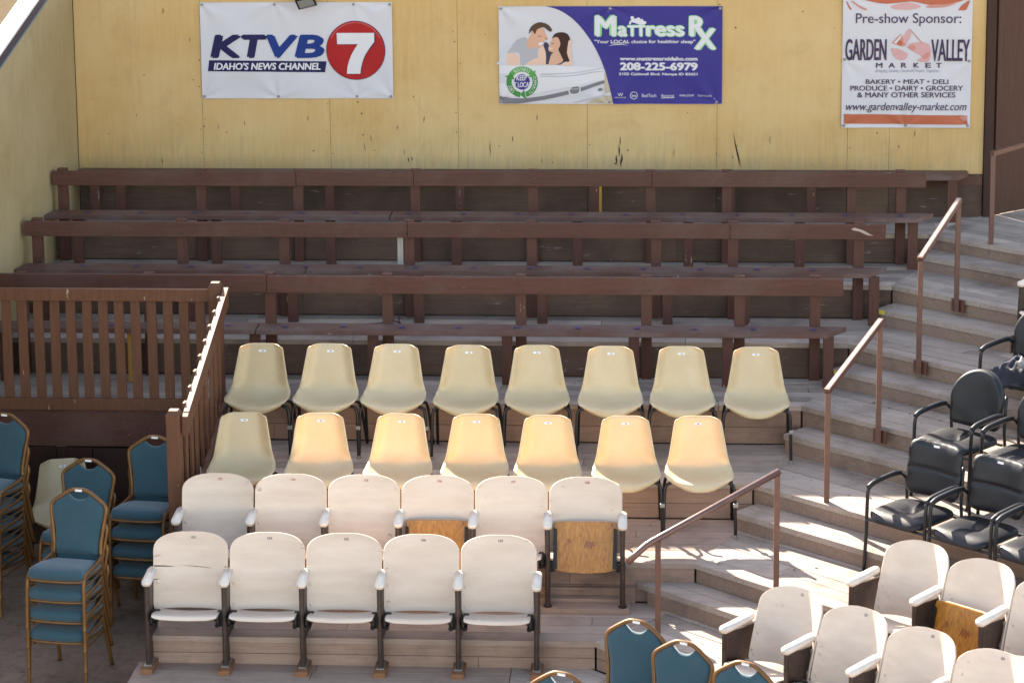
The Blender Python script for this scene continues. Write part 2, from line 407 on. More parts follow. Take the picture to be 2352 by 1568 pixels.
# aisle half steps
for k in range(6):
    c1 = CN[k]; z = (LZ[k]+LZ[k+1])/2; tc = tdot(c1); sc = sdot(c1)
    last = k == 5
    if last: z = -1.62
    s0 = sc-1.2 if last else sc+.05; pl = [(0, 1, c1[1]-.004)] if last else []
    bm = bmesh.new()
    planks(bm, pl, (0, 0), (eX, eY), tc-.295, tc-.002, s0, sc+(2.0 if k < 1 else 1.42 if k == 1 else 3.6), z, .045, wd=.147, ends=False)
    st = link('step', bm, M['tread_r'], terr)
    bm = bmesh.new(); zb = LZ[k+1]; s0r = sc-.22 if last else s0+.01
    h = (z-.049-zb)
    se_ = sc+(1.42 if k == 1 else 3.6)
    box(bm, ((s0r+se_)/2, tc-.27, zb+h/2), (se_-s0r, .024, h), 0, mm)
    if not last: box(bm, (s0+.022, tc-.14, zb+h/2), (.024, .234, h), 0, mm)
    link('riser', bm, M['riser_r'], st)
# small stacked boards in front of the tan riser, under the rear row of white seats
bm = bmesh.new()
bx(bm, .75, 4.16, -5.495, -5.462, -1.772, -1.655, .003)
bx(bm, .75, 4.10, -5.58, -5.50, -1.772, -1.71, .004)
link('kick_board', bm, M['riser'], terr)
bm = bmesh.new(); bx(bm, .72, 4.12, -5.725, -5.585, -1.770, -1.732, .003); link('foot_board', bm, M['riser'], terr)
# lowest platform floor
bm = bmesh.new()
planks(bm, [(0, -1, 9.6)], (0, 0), (1, 0), -9.6, -6.222, .62, 3.29, -1.982, .04)
link('tread', bm, M['tread_tan'], terr)
bm = bmesh.new()
planks(bm, [(-1, 0, -3.294), (0, 1, -6.222), (nX, nY, tdot(CN[6])-.02)], (0, 0), (eX, eY), -8.2, tdot(CN[6])+.2, 3.2, 13.5, -1.982, .04, zj=.0025)
link('tread', bm, M['tread_r'], terr)
bm = bmesh.new(); bx(bm, .64, .665, -9.6, -6.24, -2.1, -2.023); link('riser', bm, M['riser'], terr)
# yellow tape marks left on the step corners
bm = bmesh.new()
for (x, y, z, l) in [(CN[k][0]+.02, CN[k][1]-.03, LZ[k]-.018, .03) for k in range(2, 7)]:
    box(bm, (0, 0, 0), (l, .006, .036), 0, Matrix.Translation((x, y+.006, z)) @ Matrix.Rotation(-E42, 4, 'Z'))
for k in (0, 1, 2):
    c1 = CN[k]; box(bm, (sdot(c1)+.10, tdot(c1)-.299, (LZ[k]+LZ[k+1])/2-.02), (.1, .006, .036), 0, mm)
link('tape_mark', bm, M['tape'], terr)

# skirt wall under the left end, behind the stacked chairs
sk = thing('plank_wall', 'dark brown vertical board wall under the gated landing, behind the stacked blue chairs', 'wall', (0, -3.42, -2.1))
bm = bmesh.new(); bx(bm, -1.9, .70, -.035, 0, .85, 1.19, .004); link('beam', bm, M['brown'], sk)
bm = bmesh.new(); x = -1.85
while x < .7: bx(bm, x, min(x+.297, .72), -.03, -.004, 0, .835+random.uniform(-.006, .006), .003); x += .302
link('boards', bm, M['brown_dark'], sk)

# ------------------------------------------------------------------ walls
WT = 2.24
wall = thing('plywood_wall', 'yellow painted plywood wall with vertical seams carrying the three banners', 'wall')
bm = bmesh.new()
xs = [-1.21, 0, 1.22, 2.44, 3.66, 4.88, 6.10, 6.49, 7.365]
for a, b in zip(xs[:-1], xs[1:]):
    bx(bm, a+.0015, b-.0015, random.uniform(0, .003), .03, .405, WT)
link('panel', bm, M['yellow'], wall)
bm = bmesh.new(); bx(bm, -1.3, 7.365, .032, .12, -.05, WT-.02); bx(bm, -1.5, 13, .05, .12, -2.1, -.06); link('frame', bm, M['brown_dark'], wall)  # long low box: unseen panel added to block sun leaking under the terrace
bm = bmesh.new(); rn = random.Random(11)
for x in xs[1:-1]:
    for sx in (-.022, .022):
        z = .5+rn.random()*.2
        while z < WT-.05:
            if rn.random() < .6: tube(bm, [(x+sx+rn.uniform(-.008, .008), .004, z), (x+sx, -.0015, z)], rn.uniform(.0025, .0045), 7)
            z += rn.uniform(.15, .3)
for _ in range(28): 
    x, z = rn.uniform(-1.1, 7.2), rn.uniform(.45, 2.1); tube(bm, [(x, .004, z), (x, -.0015, z)], rn.uniform(.004, .008), 7)
link('nails', bm, M['brown_dark'], wall)
bm = bmesh.new()
def crack(x, z, l, ang, w_=.006):
    n_ = 6; L_ = []; R_ = []
    for i_ in range(n_+1):
        q = i_/n_; cx_ = x+sin(ang)*l*q+rn.uniform(-.004, .004); cz_ = z-cos(ang)*l*q; ww = w_*(1-abs(2*q-1))*.5+.0006
        L_.append(bm.verts.new((cx_-ww, -.0012, cz_))); R_.append(bm.verts.new((cx_+ww, -.0012, cz_)))
    for i_ in range(n_): bm.faces.new((L_[i_], R_[i_], R_[i_+1], L_[i_+1]))
crack(5.03, .80, .36, .22, .012); crack(5.05, .70, .24, .20, .008); crack(3.96, .68, .12, .02, .014); crack(3.985, .60, .14, -.05, .018); crack(3.93, .58, .10, .1, .016); crack(3.97, .75, .08, 0, .008)
crack(2.74, .72, .16, 0, .006); crack(1.96, .55, .05, 0, .01); crack(1.99, .56, .05, .1, .008); crack(1.62, .62, .03, 1.2, .014); crack(1.55, .50, .03, 1.4, .02); crack(.4, .9, .05, 0, .006); crack(-.35, 1.98, .06, 0, .008); crack(-.1, 1.7, .05, 0, .006)
for _ in range(18):
    crack(rn.uniform(-1, 7), rn.uniform(.48, 1.0), rn.uniform(.02, .08), rn.uniform(-.2, .2), rn.uniform(.003, .007))
link('cracks', bm, M['brown_dark'], wall)
bm = bmesh.new()
x = -1.21
for a, b in zip(xs[:-1], xs[1:]): bx(bm, a+.002, b-.002, .004, .03, -.02, .403)
link('lower_panel', bm, M['riser_up'], wall)
bm = bmesh.new(); bx(bm, 6.9, 7.362, -.012, .003, .30, .39, .003); link('ledge', bm, M['brown'], wall)
# left wall, top edge falling towards the viewer
lw = thing('side_wall', 'yellow plywood side wall with a sunlit white sloping cap at the left', 'wall', (-1.215, 0, 0), -R(3.2))
def ltop(y): return 2.50 + .31*y
bm = bmesh.new()
ys = [0, -1.22, -2.44, -3.66, -4.88, -6.1, -7.32]
for a, b in zip(ys[:-1], ys[1:]):
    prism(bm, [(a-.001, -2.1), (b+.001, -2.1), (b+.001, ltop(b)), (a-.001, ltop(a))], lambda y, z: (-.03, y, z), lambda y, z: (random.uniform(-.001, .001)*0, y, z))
link('panel', bm, M['yellow_side'], lw)
bm = bmesh.new()
prism(bm, [(.12, -2.1), (-7.3, -2.1), (-7.3, ltop(-7.3)-.03), (.12, ltop(.12)-.03)], lambda y, z: (-.14, y, z), lambda y, z: (-.033, y, z))
link('frame', bm, M['brown_dark'], lw)
bm = bmesh.new()
prism(bm, [(.1, ltop(.1)+.004), (-7.35, ltop(-7.35)+.004), (-7.35, ltop(-7.35)+.034), (.1, ltop(.1)+.034)], lambda y, z: (-.15, y, z), lambda y, z: (.02, y, z))
link('cap', bm, M['white_paint'], lw)
bm = bmesh.new()
prism(bm, [(.0, ltop(0)-.085), (-7.3, ltop(-7.3)-.085), (-7.3, ltop(-7.3)+.002), (0, ltop(0)+.002)], lambda y, z: (.002, y, z), lambda y, z: (.018, y, z))
link('trim', bm, M['dark_trim'], lw)
bm = bmesh.new()
prism(bm, [(.0, ltop(0)-.118), (-7.3, ltop(-7.3)-.118), (-7.3, ltop(-7.3)-.087), (0, ltop(0)-.087)], lambda y, z: (.002, y, z), lambda y, z: (.009, y, z))
link('blue_strip', bm, plain('faded_blue_trim', (.07, .15, .21), .6), lw)
# door at right
dr = thing('door', 'tall dark brown wooden door with peeling paint at the right end of the yellow wall', 'door', (7.37, 0, 0))
bm = bmesh.new(); bx(bm, 0, .085, -.03, .12, 0, 2.9, .004); link('frame', bm, M['brown_dark'], dr)
M['door'] = wood('peeling_door_paint', (.050, .020, .013), (.072, .030, .020), axis='z', wear=(.24, .17, .14), wear_amt=.70, rough=.6, isl=.1)
bm = bmesh.new()
dm = Matrix.Translation((.09, .02, 0)) @ Matrix.Rotation(R(40), 4, 'Z')
box(bm, (.045, 0, 1.45), (.08, .05, 2.88), .003, dm); box(bm, (.70, .012, 1.45), (1.2, .045, 2.88), .003, dm)
link('leaf', bm, M['door'], dr)
# flood light above the first banner
fl = thing('flood_light', 'small black flood light hanging above the white news banner', 'lamp', (1.035, -.005, 2.12))
bm = bmesh.new(); tube(bm, [(0, 0, .0), (0, -.10, .04), (0, -.14, -.02)], .012, 8); box(bm, (0, 0, -.01), (.09, .012, .09), .003); link('bracket', bm, M['lamp_black'], fl)
hm = Matrix.Translation((0, -.15, -.05)) @ Matrix.Rotation(R(-14), 4, 'Y') @ Matrix.Rotation(R(40), 4, 'X')
bm = bmesh.new()
prism(bm, [(-.085, -.06), (.085, -.06), (.085, .06), (-.085, .06)], lambda x, y: hm @ Vector((x*.6, .06, y*.6)), lambda x, y: hm @ Vector((x, -.03, y)))
box(bm, (0, -.035, 0), (.18, .014, .13), .003, hm)
link('casing', bm, M['lamp_black'], fl)
bm = bmesh.new(); box(bm, (0, -.045, 0), (.145, .006, .095), .002, hm); link('lens', bm, M['glass_lamp'], fl)

# ------------------------------------------------------------------ benches
def star(bm, x, y, z, r=.040):
    v = []
    for k in range(10):
        a = pi/2 + k*pi/5; q = r if k % 2 == 0 else r*.5
        v.append(bm.verts.new((x+cos(a)*q, y+sin(a)*q, z)))
    bm.faces.new(v)
def bench(idx, Yr, zf, zr0, zr1, zs, xl, xr, rail_r, rail_l, posts, legs, label, joints, sj, star_x, star_d):
    t = thing('bench', label, 'bench', ((xl+xr)/2, Yr-.2, zf), 0, 'brown plank benches on the terrace')
    ox, oy, oz = t.location
    def L(bm, name, m, p=t):
        bmesh.ops.translate(bm, verts=bm.verts, vec=(-ox, -oy, -oz)); return link(name, bm, M[m] if isinstance(m, str) else m, p)
    # seat boards with a mitred right end
    cuts = [xl]+sj+[xr]
    for a, b in zip(cuts[:-1], cuts[1:]):
        bm = bmesh.new(); last = b == xr; first = a == xl
        yb, yf = Yr-.085, Yr-.335
        poly = [(a+.003, yf), (b-.003 if not last else xr-.18, yf), (b-.003 if not last else xr, yb-.02), (b-.003 if not last else xr, yb), (a+.003 if not first else a+.06, yb)]
        dz = random.uniform(-.003, .003)
        prism(bm, poly, lambda x, y: (x, y, zs-.04+dz), lambda x, y: (x, y, zs+dz))
        bmesh.ops.bevel(bm, geom=[e for e in bm.edges], offset=.005, segments=2, affect='EDGES')
        sb = L(bm, 'seat_board', 'brown_seat')
    cuts = [rail_l]+joints+[rail_r]
    for a, b in zip(cuts[:-1], cuts[1:]):
        bm = bmesh.new(); dz = random.uniform(-.004, .004)
        bx(bm, a+.0015, b-.0015, Yr-.12, Yr-.082, zr0+dz, zr1+dz, .004); L(bm, 'back_rail', 'brown')
    for i, x in enumerate(posts):
        bm = bmesh.new(); bx(bm, x-.044, x+.044, Yr-.080, Yr-.002, zf, zr1+.012+random.uniform(-.006, .004), .003); L(bm, 'post', 'brown_z')
    for x, mt in legs:
        bm = bmesh.new(); bx(bm, x-.044, x+.044, Yr-.29, Yr-.25, zf, zs-.042, .003)
        bx(bm, x-.02, x+.02, Yr-.25, Yr-.09, zs-.13, zs-.045, .002); L(bm, 'leg', mt)
    bm = bmesh.new()
    for x in posts:
        for dx, dz in ((-.02, .035), (.018, .032), (-.018, .105), (.021, .10)):
            if rail_l < x+dx < rail_r: tube(bm, [(x+dx, Yr-.1225, zr0+dz), (x+dx, Yr-.118, zr0+dz)], .0055, 8)
    L(bm, 'nails', M['hinge'])
    x = star_x
    while x < xr-.25:
        bm = bmesh.new(); star(bm, x+random.uniform(-.015, .015), Yr-.21+random.uniform(-.01, .01), zs+.0055); L(bm, 'star_mark', 'star_blue'); x += star_d
    return t
def legs_for(posts, off=-.105, special={}):
    return [(x+off, special.get(i, 'brown_z')) for i, x in enumerate(posts)]
pB = [-1.16, .13, 1.03, 2.11, 3.19, 4.26, 4.95, 6.08, 6.52]
pC = [-1.18, .12, 1.03, 2.14, 3.22, 4.31, 4.98, 6.07]
pD = [-1.1, 0.0, 1.04, 2.04, 3.17, 4.23, 5.01, 5.64]
bench(1, -.80, -.268, .449, .582, .213, -1.28, 6.81, 6.74, -1.24, pB, [(x, 'brown_z') for x in (-.98, .30, 1.35, 2.5, 3.6, 4.6, 5.6, 6.61)],
      'brown plank bench with a back rail, second row down from the yellow wall', 'bench' and [1.02, 2.10, 4.27], [1.9], -.9, .494)
bench(2, -1.695, -.561, .165, .297, -.085, -1.33, 6.31, 6.30, -1.28, pC, [(x+.1, 'brown_z') for x in pC[:-1]]+[(6.19, 'brown_z')],
      'brown back-railed bench with a pale scrape at its right end, between two others', [2.13, 4.95], [1.25, 4.5], -.75, .494)
bench(3, -2.575, -.866, -.124, .023, -.393, -1.40, 5.90, 5.87, -1.45, pD, [(x-.105, 'ochre_wood' if i == 1 else 'brown_z') for i, x in enumerate(pD[:-1])]+[(5.74, 'brown_z')],
      'brown plank bench nearest the cream chairs, left end behind the picket gate', [1.02], [.95], -.8, .494)
# wall bench: wall is its back
t = thing('bench', 'brown plank bench without a back rail, set against the yellow wall', 'bench', (3, -.2, 0), 0, 'brown plank benches on the terrace')
bm = bmesh.new()
for a, b in ((-1.19, 4.4), (4.4, 7.22)):
    last = b > 7
    prism(bm, [(a+.003-3, -.11), (b-.003-3-(.12 if last else 0), -.11), (b-.003-3, .1), (b-.003-3, .19), (a+.003-3, .19)], lambda x, y: (x, y, .40), lambda x, y: (x, y, .44))
link('seat_board', bm, M['brown_seat'], t)
for x in (-1.0, -.75, .34, 1.24, 2.47, 3.73, 5.0, 5.75, 7.05):
    bm = bmesh.new(); bx(bm, x-3-.044, x-3+.044, -.09, -.05, 0, .398, .003); bx(bm, x-3-.02, x-3+.02, -.05, .17, .31, .396, .002)
    link('leg', bm, M['brown_z'], t)
bm = bmesh.new(); bx(bm, .776, .802, -.088, -.05, .05, .385, .003); link('split_board', bm, M['ochre_wood'], t)
bm = bmesh.new(); bx(bm, -4.1, 4.1, -.085, -.05, .27, .395, .003)
bm.free()
# pale scrape on the middle bench rail, a bare upright board beside its post
ob = [o for o in bpy.data.objects if o.get('label', '').startswith('brown back-railed bench with a pale')][0]
bm = bmesh.new()
prism(bm, [(6.00, .262), (6.03, .272), (6.10, .250), (6.16, .215), (6.19, .200), (6.14, .205), (6.07, .238), (6.01, .250)], lambda x, z: (x, -1.8145, z), lambda x, z: (x, -1.8165, z))
bmesh.ops.translate(bm, verts=bm.verts, vec=-ob.location); link('scrape', bm, plain('bare_wood_scrape', (.42, .33, .28), .8), ob)
bm = bmesh.new(); bx(bm, 2.035, 2.088, -1.76, -1.70, -.09, .16, .003); bmesh.ops.translate(bm, verts=bm.verts, vec=-ob.location); link('brace', bm, M['grey_wood'], ob)

# ------------------------------------------------------------------ picket railings at left
g = thing('picket_gate', 'brown level picket railing across the left landing, below the benches', 'railing', (0, -3.46, -.866))
def LB(x0, x1, y0, y1, z0, z1, bev=.004):
    bm = bmesh.new(); bx(bm, x0, x1, y0, y1, z0, z1, bev); return bm
link('top_rail', LB(-1.75, .675, -.025, .02, .853, .955), M['brown_rail'], g)
link('bottom_rail', LB(-1.75, .675, -.025, .02, -.068, .030), M['brown_rail'], g)
x = -1.55
while x < .66:
    bm = bmesh.new(); a = random.uniform(-.008, .008); mp = Matrix.Translation((x, -.035+.052, .44)) @ Matrix.Rotation(a, 4, 'Y')
    box(bm, (0, 0, 0), (.078, .020, .98), .002, mp); link('picket', bm, M['brown_rail'], g); x += .134
def newel(bm, x, y, z0, z1, w=.052):
    bx(bm, x-w, x+w, y-w, y+w, z0, z1-.03, .003)
    A = [bm.verts.new((x+i*w, y+j*w, z1-.0295)) for i, j in ((-1, -1), (1, -1), (1, 1), (-1, 1))]
    B = [bm.verts.new((x+i*w*.66, y+j*w*.66, z1)) for i, j in ((-1, -1), (1, -1), (1, 1), (-1, 1))]
    bm.faces.new(B)
    for i in range(4): bm.faces.new((A[i], A[(i+1) % 4], B[(i+1) % 4], B[i]))
bm = bmesh.new(); newel(bm, .729, 0, 0, 1.012); link('newel', bm, M['brown_rail'], g)
h = thing('stair_railing', 'sloping brown picket railing with a worn sunlit top edge beside the cream chairs', 'railing', (.76, -5.26, -1.471))
bm = bmesh.new(); newel(bm, -.03, 0, 0, 1.072); link('newel', bm, M['brown_rail'], h)
slope = .302
def zr(y): return 1.035 + slope*y
bm = bmesh.new(); prism(bm, [(-.02, zr(-.02)-.15), (1.80, zr(1.80)-.15), (1.80, zr(1.80)-.004), (-.02, zr(-.02)-.004)], lambda y, z: (.034, y, z), lambda y, z: (.076, y, z)); link('hand_rail', bm, M['brown_rail'], h)
bm = bmesh.new(); prism(bm, [(.04, zr(.04)-.0035), (1.66, zr(1.66)-.0035), (1.66, zr(1.66)), (.04, zr(.04))], lambda y, z: (.034, y, z), lambda y, z: (.076, y, z)); link('worn_sunlit_edge', bm, M['worn_top'], h)
bm = bmesh.new(); prism(bm, [(.05, zr(.05)-.95), (1.75, zr(1.75)-.95), (1.75, zr(1.75)-.86), (.05, zr(.05)-.86)], lambda y, z: (.034, y, z), lambda y, z: (.07, y, z)); link('bottom_rail', bm, M['brown_rail'], h)
for i in range(8):
    y = .16+i*.212; bm = bmesh.new(); bx(bm, .012, .032, y-.038, y+.038, zr(y)-.97, zr(y)+.004, .002); link('picket', bm, M['brown_rail'], h)

# ------------------------------------------------------------------ aisle hand rails
def P3(s_, t_, z): return Vector((eX*s_+nX*t_, eY*s_+nY*t_, z))
def handrail(up, lo, zu, zl, label, ext=0, hh=.90, hl=None):
    o = thing('handrail', label, 'handrail', (lo[0], lo[1], zl), 0, 'red-brown steel handrails up the aisle')
    O = Vector(o.location); U = Vector((*up, zu)) - O; W = Vector((0, 0, 0))
    for p in (U, W):
        bm = bmesh.new(); tube(bm, [p+Vector((0, 0, -.10)), p+Vector((0, 0, (hh if p is U else (hl or hh))-.02))], .020, square=True); link('post', bm, M['rail'], o)
        bm = bmesh.new(); box(bm, (0, 0, 0), (.13, .012, .11), .002, Matrix.Translation(p+Vector((0, 0, -.055))+Vector((nX, nY, 0))*.024) @ Matrix.Rotation(-E42, 4, 'Z')); link('bracket', bm, M['rail'], o)
    bm = bmesh.new(); a = U+Vector((0, 0, hh)); b = W+Vector((0, 0, hl or hh)); d = (b-a).normalized()
    pts = [a-d*.02, b+d*.02]
    if ext:
        pts = [a-d*.02, b+d*.05, b+d*.10+Vector((0, 0, -.004)), b+d*.18+Vector((0, 0, -.03)), b+d*ext+Vector((0, 0, -.055))]
        tube(bm, pts, .024, 10)
    else:
        tube(bm, pts, .021, square=True)
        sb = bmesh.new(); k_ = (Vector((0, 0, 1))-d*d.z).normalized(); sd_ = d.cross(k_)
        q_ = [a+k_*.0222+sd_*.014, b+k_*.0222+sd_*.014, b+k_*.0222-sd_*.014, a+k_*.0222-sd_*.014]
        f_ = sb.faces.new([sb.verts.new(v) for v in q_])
        link('worn_sunlit_edge', sb, M['rail_glare'], o)  # thin top strip, the sun's glare put into its colour
    link('rail', bm, M['rail'], o, smooth=bool(ext)); return o
def on(k, s_): # just in front of the nosing of level k, at s
    tt = tdot(CN[k])-.04; p = P3(s_, tt, 0); return (p.x, p.y)
handrail((6.866, -2.214), (6.454, -3.135), LZ[1], LZ[2], 'red-brown steel handrail beside the top benches, second from the door', hh=.86)
handrail((6.047, -4.064), (5.592, -4.872), LZ[3], LZ[4], 'red-brown steel handrail in mid aisle beside the rear cream chairs', hh=.87)
handrail((5.165, -5.935), (4.325, -6.30), LZ[5], LZ[6], 'red-brown steel handrail with a bent round end, beside the white folding seats', ext=.25, hh=.85, hl=.785)
# by the door
o = thing('handrail', 'red-brown steel handrail in front of the brown door, at the top of the aisle', 'handrail', (7.286, -1.215, 0), 0, 'red-brown steel handrails up the aisle')

# ------------------------------------------------------------------ text + flat print helpers
def text_mesh(s, bold=0., shear=0., spacing=1.):
    cu_ = bpy.data.curves.new('t', 'FONT'); cu_.body = s; cu_.size = 1; cu_.offset = min(bold, 0); cu_.shear = shear; cu_.space_character = spacing
    cu_.resolution_u = 4
    ob_ = bpy.data.objects.new('t', cu_); COL.objects.link(ob_)
    dg = bpy.context.evaluated_depsgraph_get(); me = bpy.data.meshes.new_from_object(ob_.evaluated_get(dg))
    bpy.data.objects.remove(ob_); bpy.data.curves.remove(cu_); return me
class Print:
    """flat artwork on a hanging sheet: u right, v up in metres, layers a hair apart, following the sheet's folds"""
    def __init__(s, root, wfn): s.root = root; s.w = wfn; s.n = 0
    def put(s, bm, name, m, lay, label=None):
        bmesh.ops.triangulate(bm, faces=[f for f in bm.faces if len(f.verts) > 4])
        for _ in range(7):
            le = [e for e in bm.edges if e.calc_length() > .032]
            if not le: break
            bmesh.ops.subdivide_edges(bm, edges=le, cuts=1)
            bmesh.ops.triangulate(bm, faces=[f for f in bm.faces if len(f.verts) > 4])
        for v in bm.verts:
            u, q = v.co.x, v.co.y
            v.co = (u, -s.w(u, q)-.0024-.0014*lay-v.co.z, q)
        o = link(name, bm, M[m], s.root, smooth='flat')
        return o
    def poly(s, pts, m, lay, name='artwork'):
        bm = bmesh.new(); f = bm.faces.new([bm.verts.new((*p, 0)) for p in pts]); f.normal_update()
        if f.normal.z < 0: f.normal_flip()
        bmesh.ops.triangulate(bm, faces=bm.faces[:])
        return s.put(bm, name, m, lay)
    def disc(s, c, r, m, lay, name='artwork', r0=0, a0=0, a1=360, n=48):
        bm = bmesh.new(); rings = []
        rs = [r0+(r-r0)*i/4 for i in range(5)]
        for q in rs: rings.append([bm.verts.new((c[0]+q*cos(R(a0+(a1-a0)*k/n)), c[1]+q*sin(R(a0+(a1-a0)*k/n)), 0)) for k in range(n+1)])
        for A, B in zip(rings[:-1], rings[1:]):
            for k in range(n):
                f = bm.faces.new((A[k], B[k], B[k+1], A[k+1]))
        bmesh.ops.remove_doubles(bm, verts=bm.verts, dist=1e-5)
        return s.put(bm, name, m, lay)
    def text(s, st, u0, u1, v0, v1, m, lay, bold=0, shear=0, name='lettering', spacing=1., rot=None):
        me = text_mesh(st, bold, shear, spacing); bm = bmesh.new(); bm.from_mesh(me); bpy.data.meshes.remove(me)
        xs_ = [v.co.x for v in bm.verts]; ys_ = [v.co.y for v in bm.verts]
        xa, xb, ya, yb = min(xs_), max(xs_), min(ys_), max(ys_)
        hh = (v1-v0)/(yb-ya); e_ = max(0, bold)*hh
        base_ = [(u0+e_+(v.co.x-xa)/(xb-xa)*(u1-u0-2*e_), v0+e_*.6+(v.co.y-ya)/(yb-ya)*(v1-v0-1.2*e_)) for v in bm.verts]
        for v, p in zip(bm.verts, base_): v.co = (*p, 0)
        if bold <= 0: return s.put(bm, name, m, lay)
        one = bpy.data.meshes.new('one'); bm.to_mesh(one); bm.clear()
        for q, (dx, dy) in enumerate(((-1, 0), (1, 0), (0, .6), (0, -.6), (-.7, .5), (.7, -.5))):
            n0 = len(bm.verts); bm.from_mesh(one); bm.verts.ensure_lookup_table()
            for v in bm.verts[n0:]: v.co = (v.co.x+dx*e_, v.co.y+dy*e_, q*.00012)
        bpy.data.meshes.remove(one)
        return s.put(bm, name, m, lay)
    def arc_text(s, st, c, r, a_mid, step, h, m, lay, flip=False):
        bm = bmesh.new(); n = len(st)
        for i, chx in enumerate(st):
            a = R(a_mid + ((n-1)/2-i)*step) if not flip else R(a_mid - ((n-1)/2-i)*step)
            me = text_mesh(chx, .01); b2 = bmesh.new(); b2.from_mesh(me); bpy.data.meshes.remove(me)
            xs_ = [v.co.x for v in b2.verts]; wd = max(xs_)-min(xs_); mid = (max(xs_)+min(xs_))/2
            th = a-pi/2 if not flip else a+pi/2
            for v in b2.verts:
                x, y = (v.co.x-mid)*h*1.0, (v.co.y-.35)*h*1.4
                v.co = (c[0]+r*cos(a)+x*cos(th)-y*sin(th), c[1]+r*sin(a)+x*sin(th)+y*cos(th), 0)
            tm = bpy.data.meshes.new('x'); b2.to_mesh(tm); b2.free(); bm.from_mesh(tm); bpy.data.meshes.remove(tm)
        return s.put(bm, 'lettering', m, lay)
def crease(u, v, W, H, pins, amp):
    d = 0
    for i, (pu, pv) in enumerate(pins):
        x, y = u-pu, v-pv; r = math.hypot(x, y)+1e-4; a = math.atan2(y, x)
        d += amp*math.exp(-r/.26)*sin(a*7+i*2.1)*min(1, r/.06)
    d += amp*.8*sin(u*5.1+v*3.3)*sin(v*4.7-u*1.9) + amp*.45*sin((u+v*.7)*10+.6)*sin(u*3+1)
    return max(-.004, min(.016, d+.003))
def banner(name, label, x0, x1, z0, z1, pins, amp, sheet_mat):
    o = thing(name, label, 'banner', (x0, -.006, z0)); W, H = x1-x0, z1-z0
    P = [(u*W, v*H) for u, v in pins]
    wf = lambda u, v: crease(u, v, W, H, P, amp)
    bm = bmesh.new(); nx, nz = 110, 60
    g_ = [[bm.verts.new((W*i/nx, -wf(W*i/nx, H*j/nz), H*j/nz)) for i in range(nx+1)] for j in range(nz+1)]
    for j in range(nz):
        for i in range(nx): bm.faces.new((g_[j][i], g_[j][i+1], g_[j+1][i+1], g_[j+1][i]))
    sheet = link('sheet', bm, sheet_mat, o, smooth='flat')
    for p in sheet.data.polygons: p.use_smooth = True
    for (pu, pv) in P:
        gu = min(max(pu, .022), W-.022); gv = min(max(pv, .02), H-.02)
        bm = bmesh.new(); y = -wf(gu, gv)
        tube(bm, [(gu, y-.008, gv), (gu, y-.002, gv)], .0135, 14); link('grommet', bm, M['grommet'], o)
    return o, Print(o, wf), W, H

# --- news banner
o, pr, W, H = banner('news_banner', 'white news channel banner with a red number seven disc on the yellow wall', 0.004, 1.828, 1.115, 2.03,
                     [(0, 1), (.39, 1), (.8, 1), (1, 1), (0, 0), (.40, 0), (.81, 0), (1, 0)], .0065, M['vinyl_white'])
def k1(x, y): return ((x-512.8)/483.8*W, (1-(y-8)/243)*H)      # source pixels of the photo's banner -> metres on the sheet
def z1s(x, y): return (x*.38265, y*.38265)
def z2s(x, y): return (850+x*.38265, y*.38265)
for i, (ch, a, b) in enumerate((('K', 1402, 1612), ('T', 1608, 1780), ('V', 1772, 1985), ('B', 1958, 2156))):
    u0, v1 = k1(*z1s(a, 233)); u1, v0 = k1(*z1s(b, 388))
    pr.text(ch, u0, u1, v0, v1, 'p_navy' if i < 2 else 'p_blue', 2, bold=.06, shear=.16)
pr.poly([k1(*z1s(*p)) for p in ((1393, 402), (2168, 410), (2157, 482), (1383, 475))], 'p_navy', 1.5)
u0, v1 = k1(*z1s(1422, 418)); u1, v0 = k1(*z1s(2128, 466)); pr.text("IDAHO'S NEWS CHANNEL", u0, u1, v0, v1, 'p_white', 2.5, bold=.035, shear=.16)
c = k1(904, 129); r = 74.5/483.8*W
pr.disc(c, r, 'p_navy', 1.5); pr.disc(c, r*.982, 'p_red', 2.2)
pr.disc((c[0], c[1]+r*.03), r*.93, 'p_redlight', 2.8, r0=r*.89, a0=25, a1=155)
sev = [(18, 222), (264, 222), (264, 280), (232, 322), (205, 362), (186, 405), (174, 450), (168, 492), (80, 492), (84, 450), (96, 405), (114, 362), (136, 325), (156, 296), (20, 296)]
cx7 = [k1(*z2s(*p)) for p in sev]
pr.poly([(p[0]+(p[0]-c[0])*.03+.004, p[1]-.004) for p in cx7], 'p_navy', 3.0); pr.poly(cx7, 'p_white', 3.6)

# --- mattress shop banner
o, pr, W, H = banner('mattress_banner', 'violet and white mattress shop banner with a smiling couple, middle of the yellow wall', 2.832, 4.925, 1.065, 1.99,
                     [(0, 1), (.5, 1), (1, 1), (0, 0), (.495, 0), (.975, .01)], .0085, M['vinyl_white'])
def k2(x, y): return ((x-80)/2205*W, (1-(y-55)/970)*H)
edge = [(545, 55), (640, 78), (730, 120), (830, 195), (920, 295), (1000, 410), (1065, 530), (1115, 650), (1150, 760), (1180, 880), (1200, 970), (1212, 1022)]
bm = bmesh.new(); rows = []
ed = curve([(*p, 0) for p in edge], 3)
for p in ed:
    a = k2(p.x, p.y); rows.append([bm.verts.new((a[0]+(W-.001-a[0])*i/30, a[1], 0)) for i in range(31)])
for A, B in zip(rows[:-1], rows[1:]):
    for i in range(30): bm.faces.new((B[i], B[i+1], A[i+1], A[i]))
v_ = pr.put(bm, 'background', 'p_violet', 1)
for p in v_.data.polygons: p.use_smooth = True
def T2(st, x0, x1, y0, y1, m='p_white', lay=3, **kw):
    u0, v1 = k2(x0, y0); u1, v0 = k2(x1, y1); return pr.text(st, u0, u1, v0, v1, m, lay, **kw)
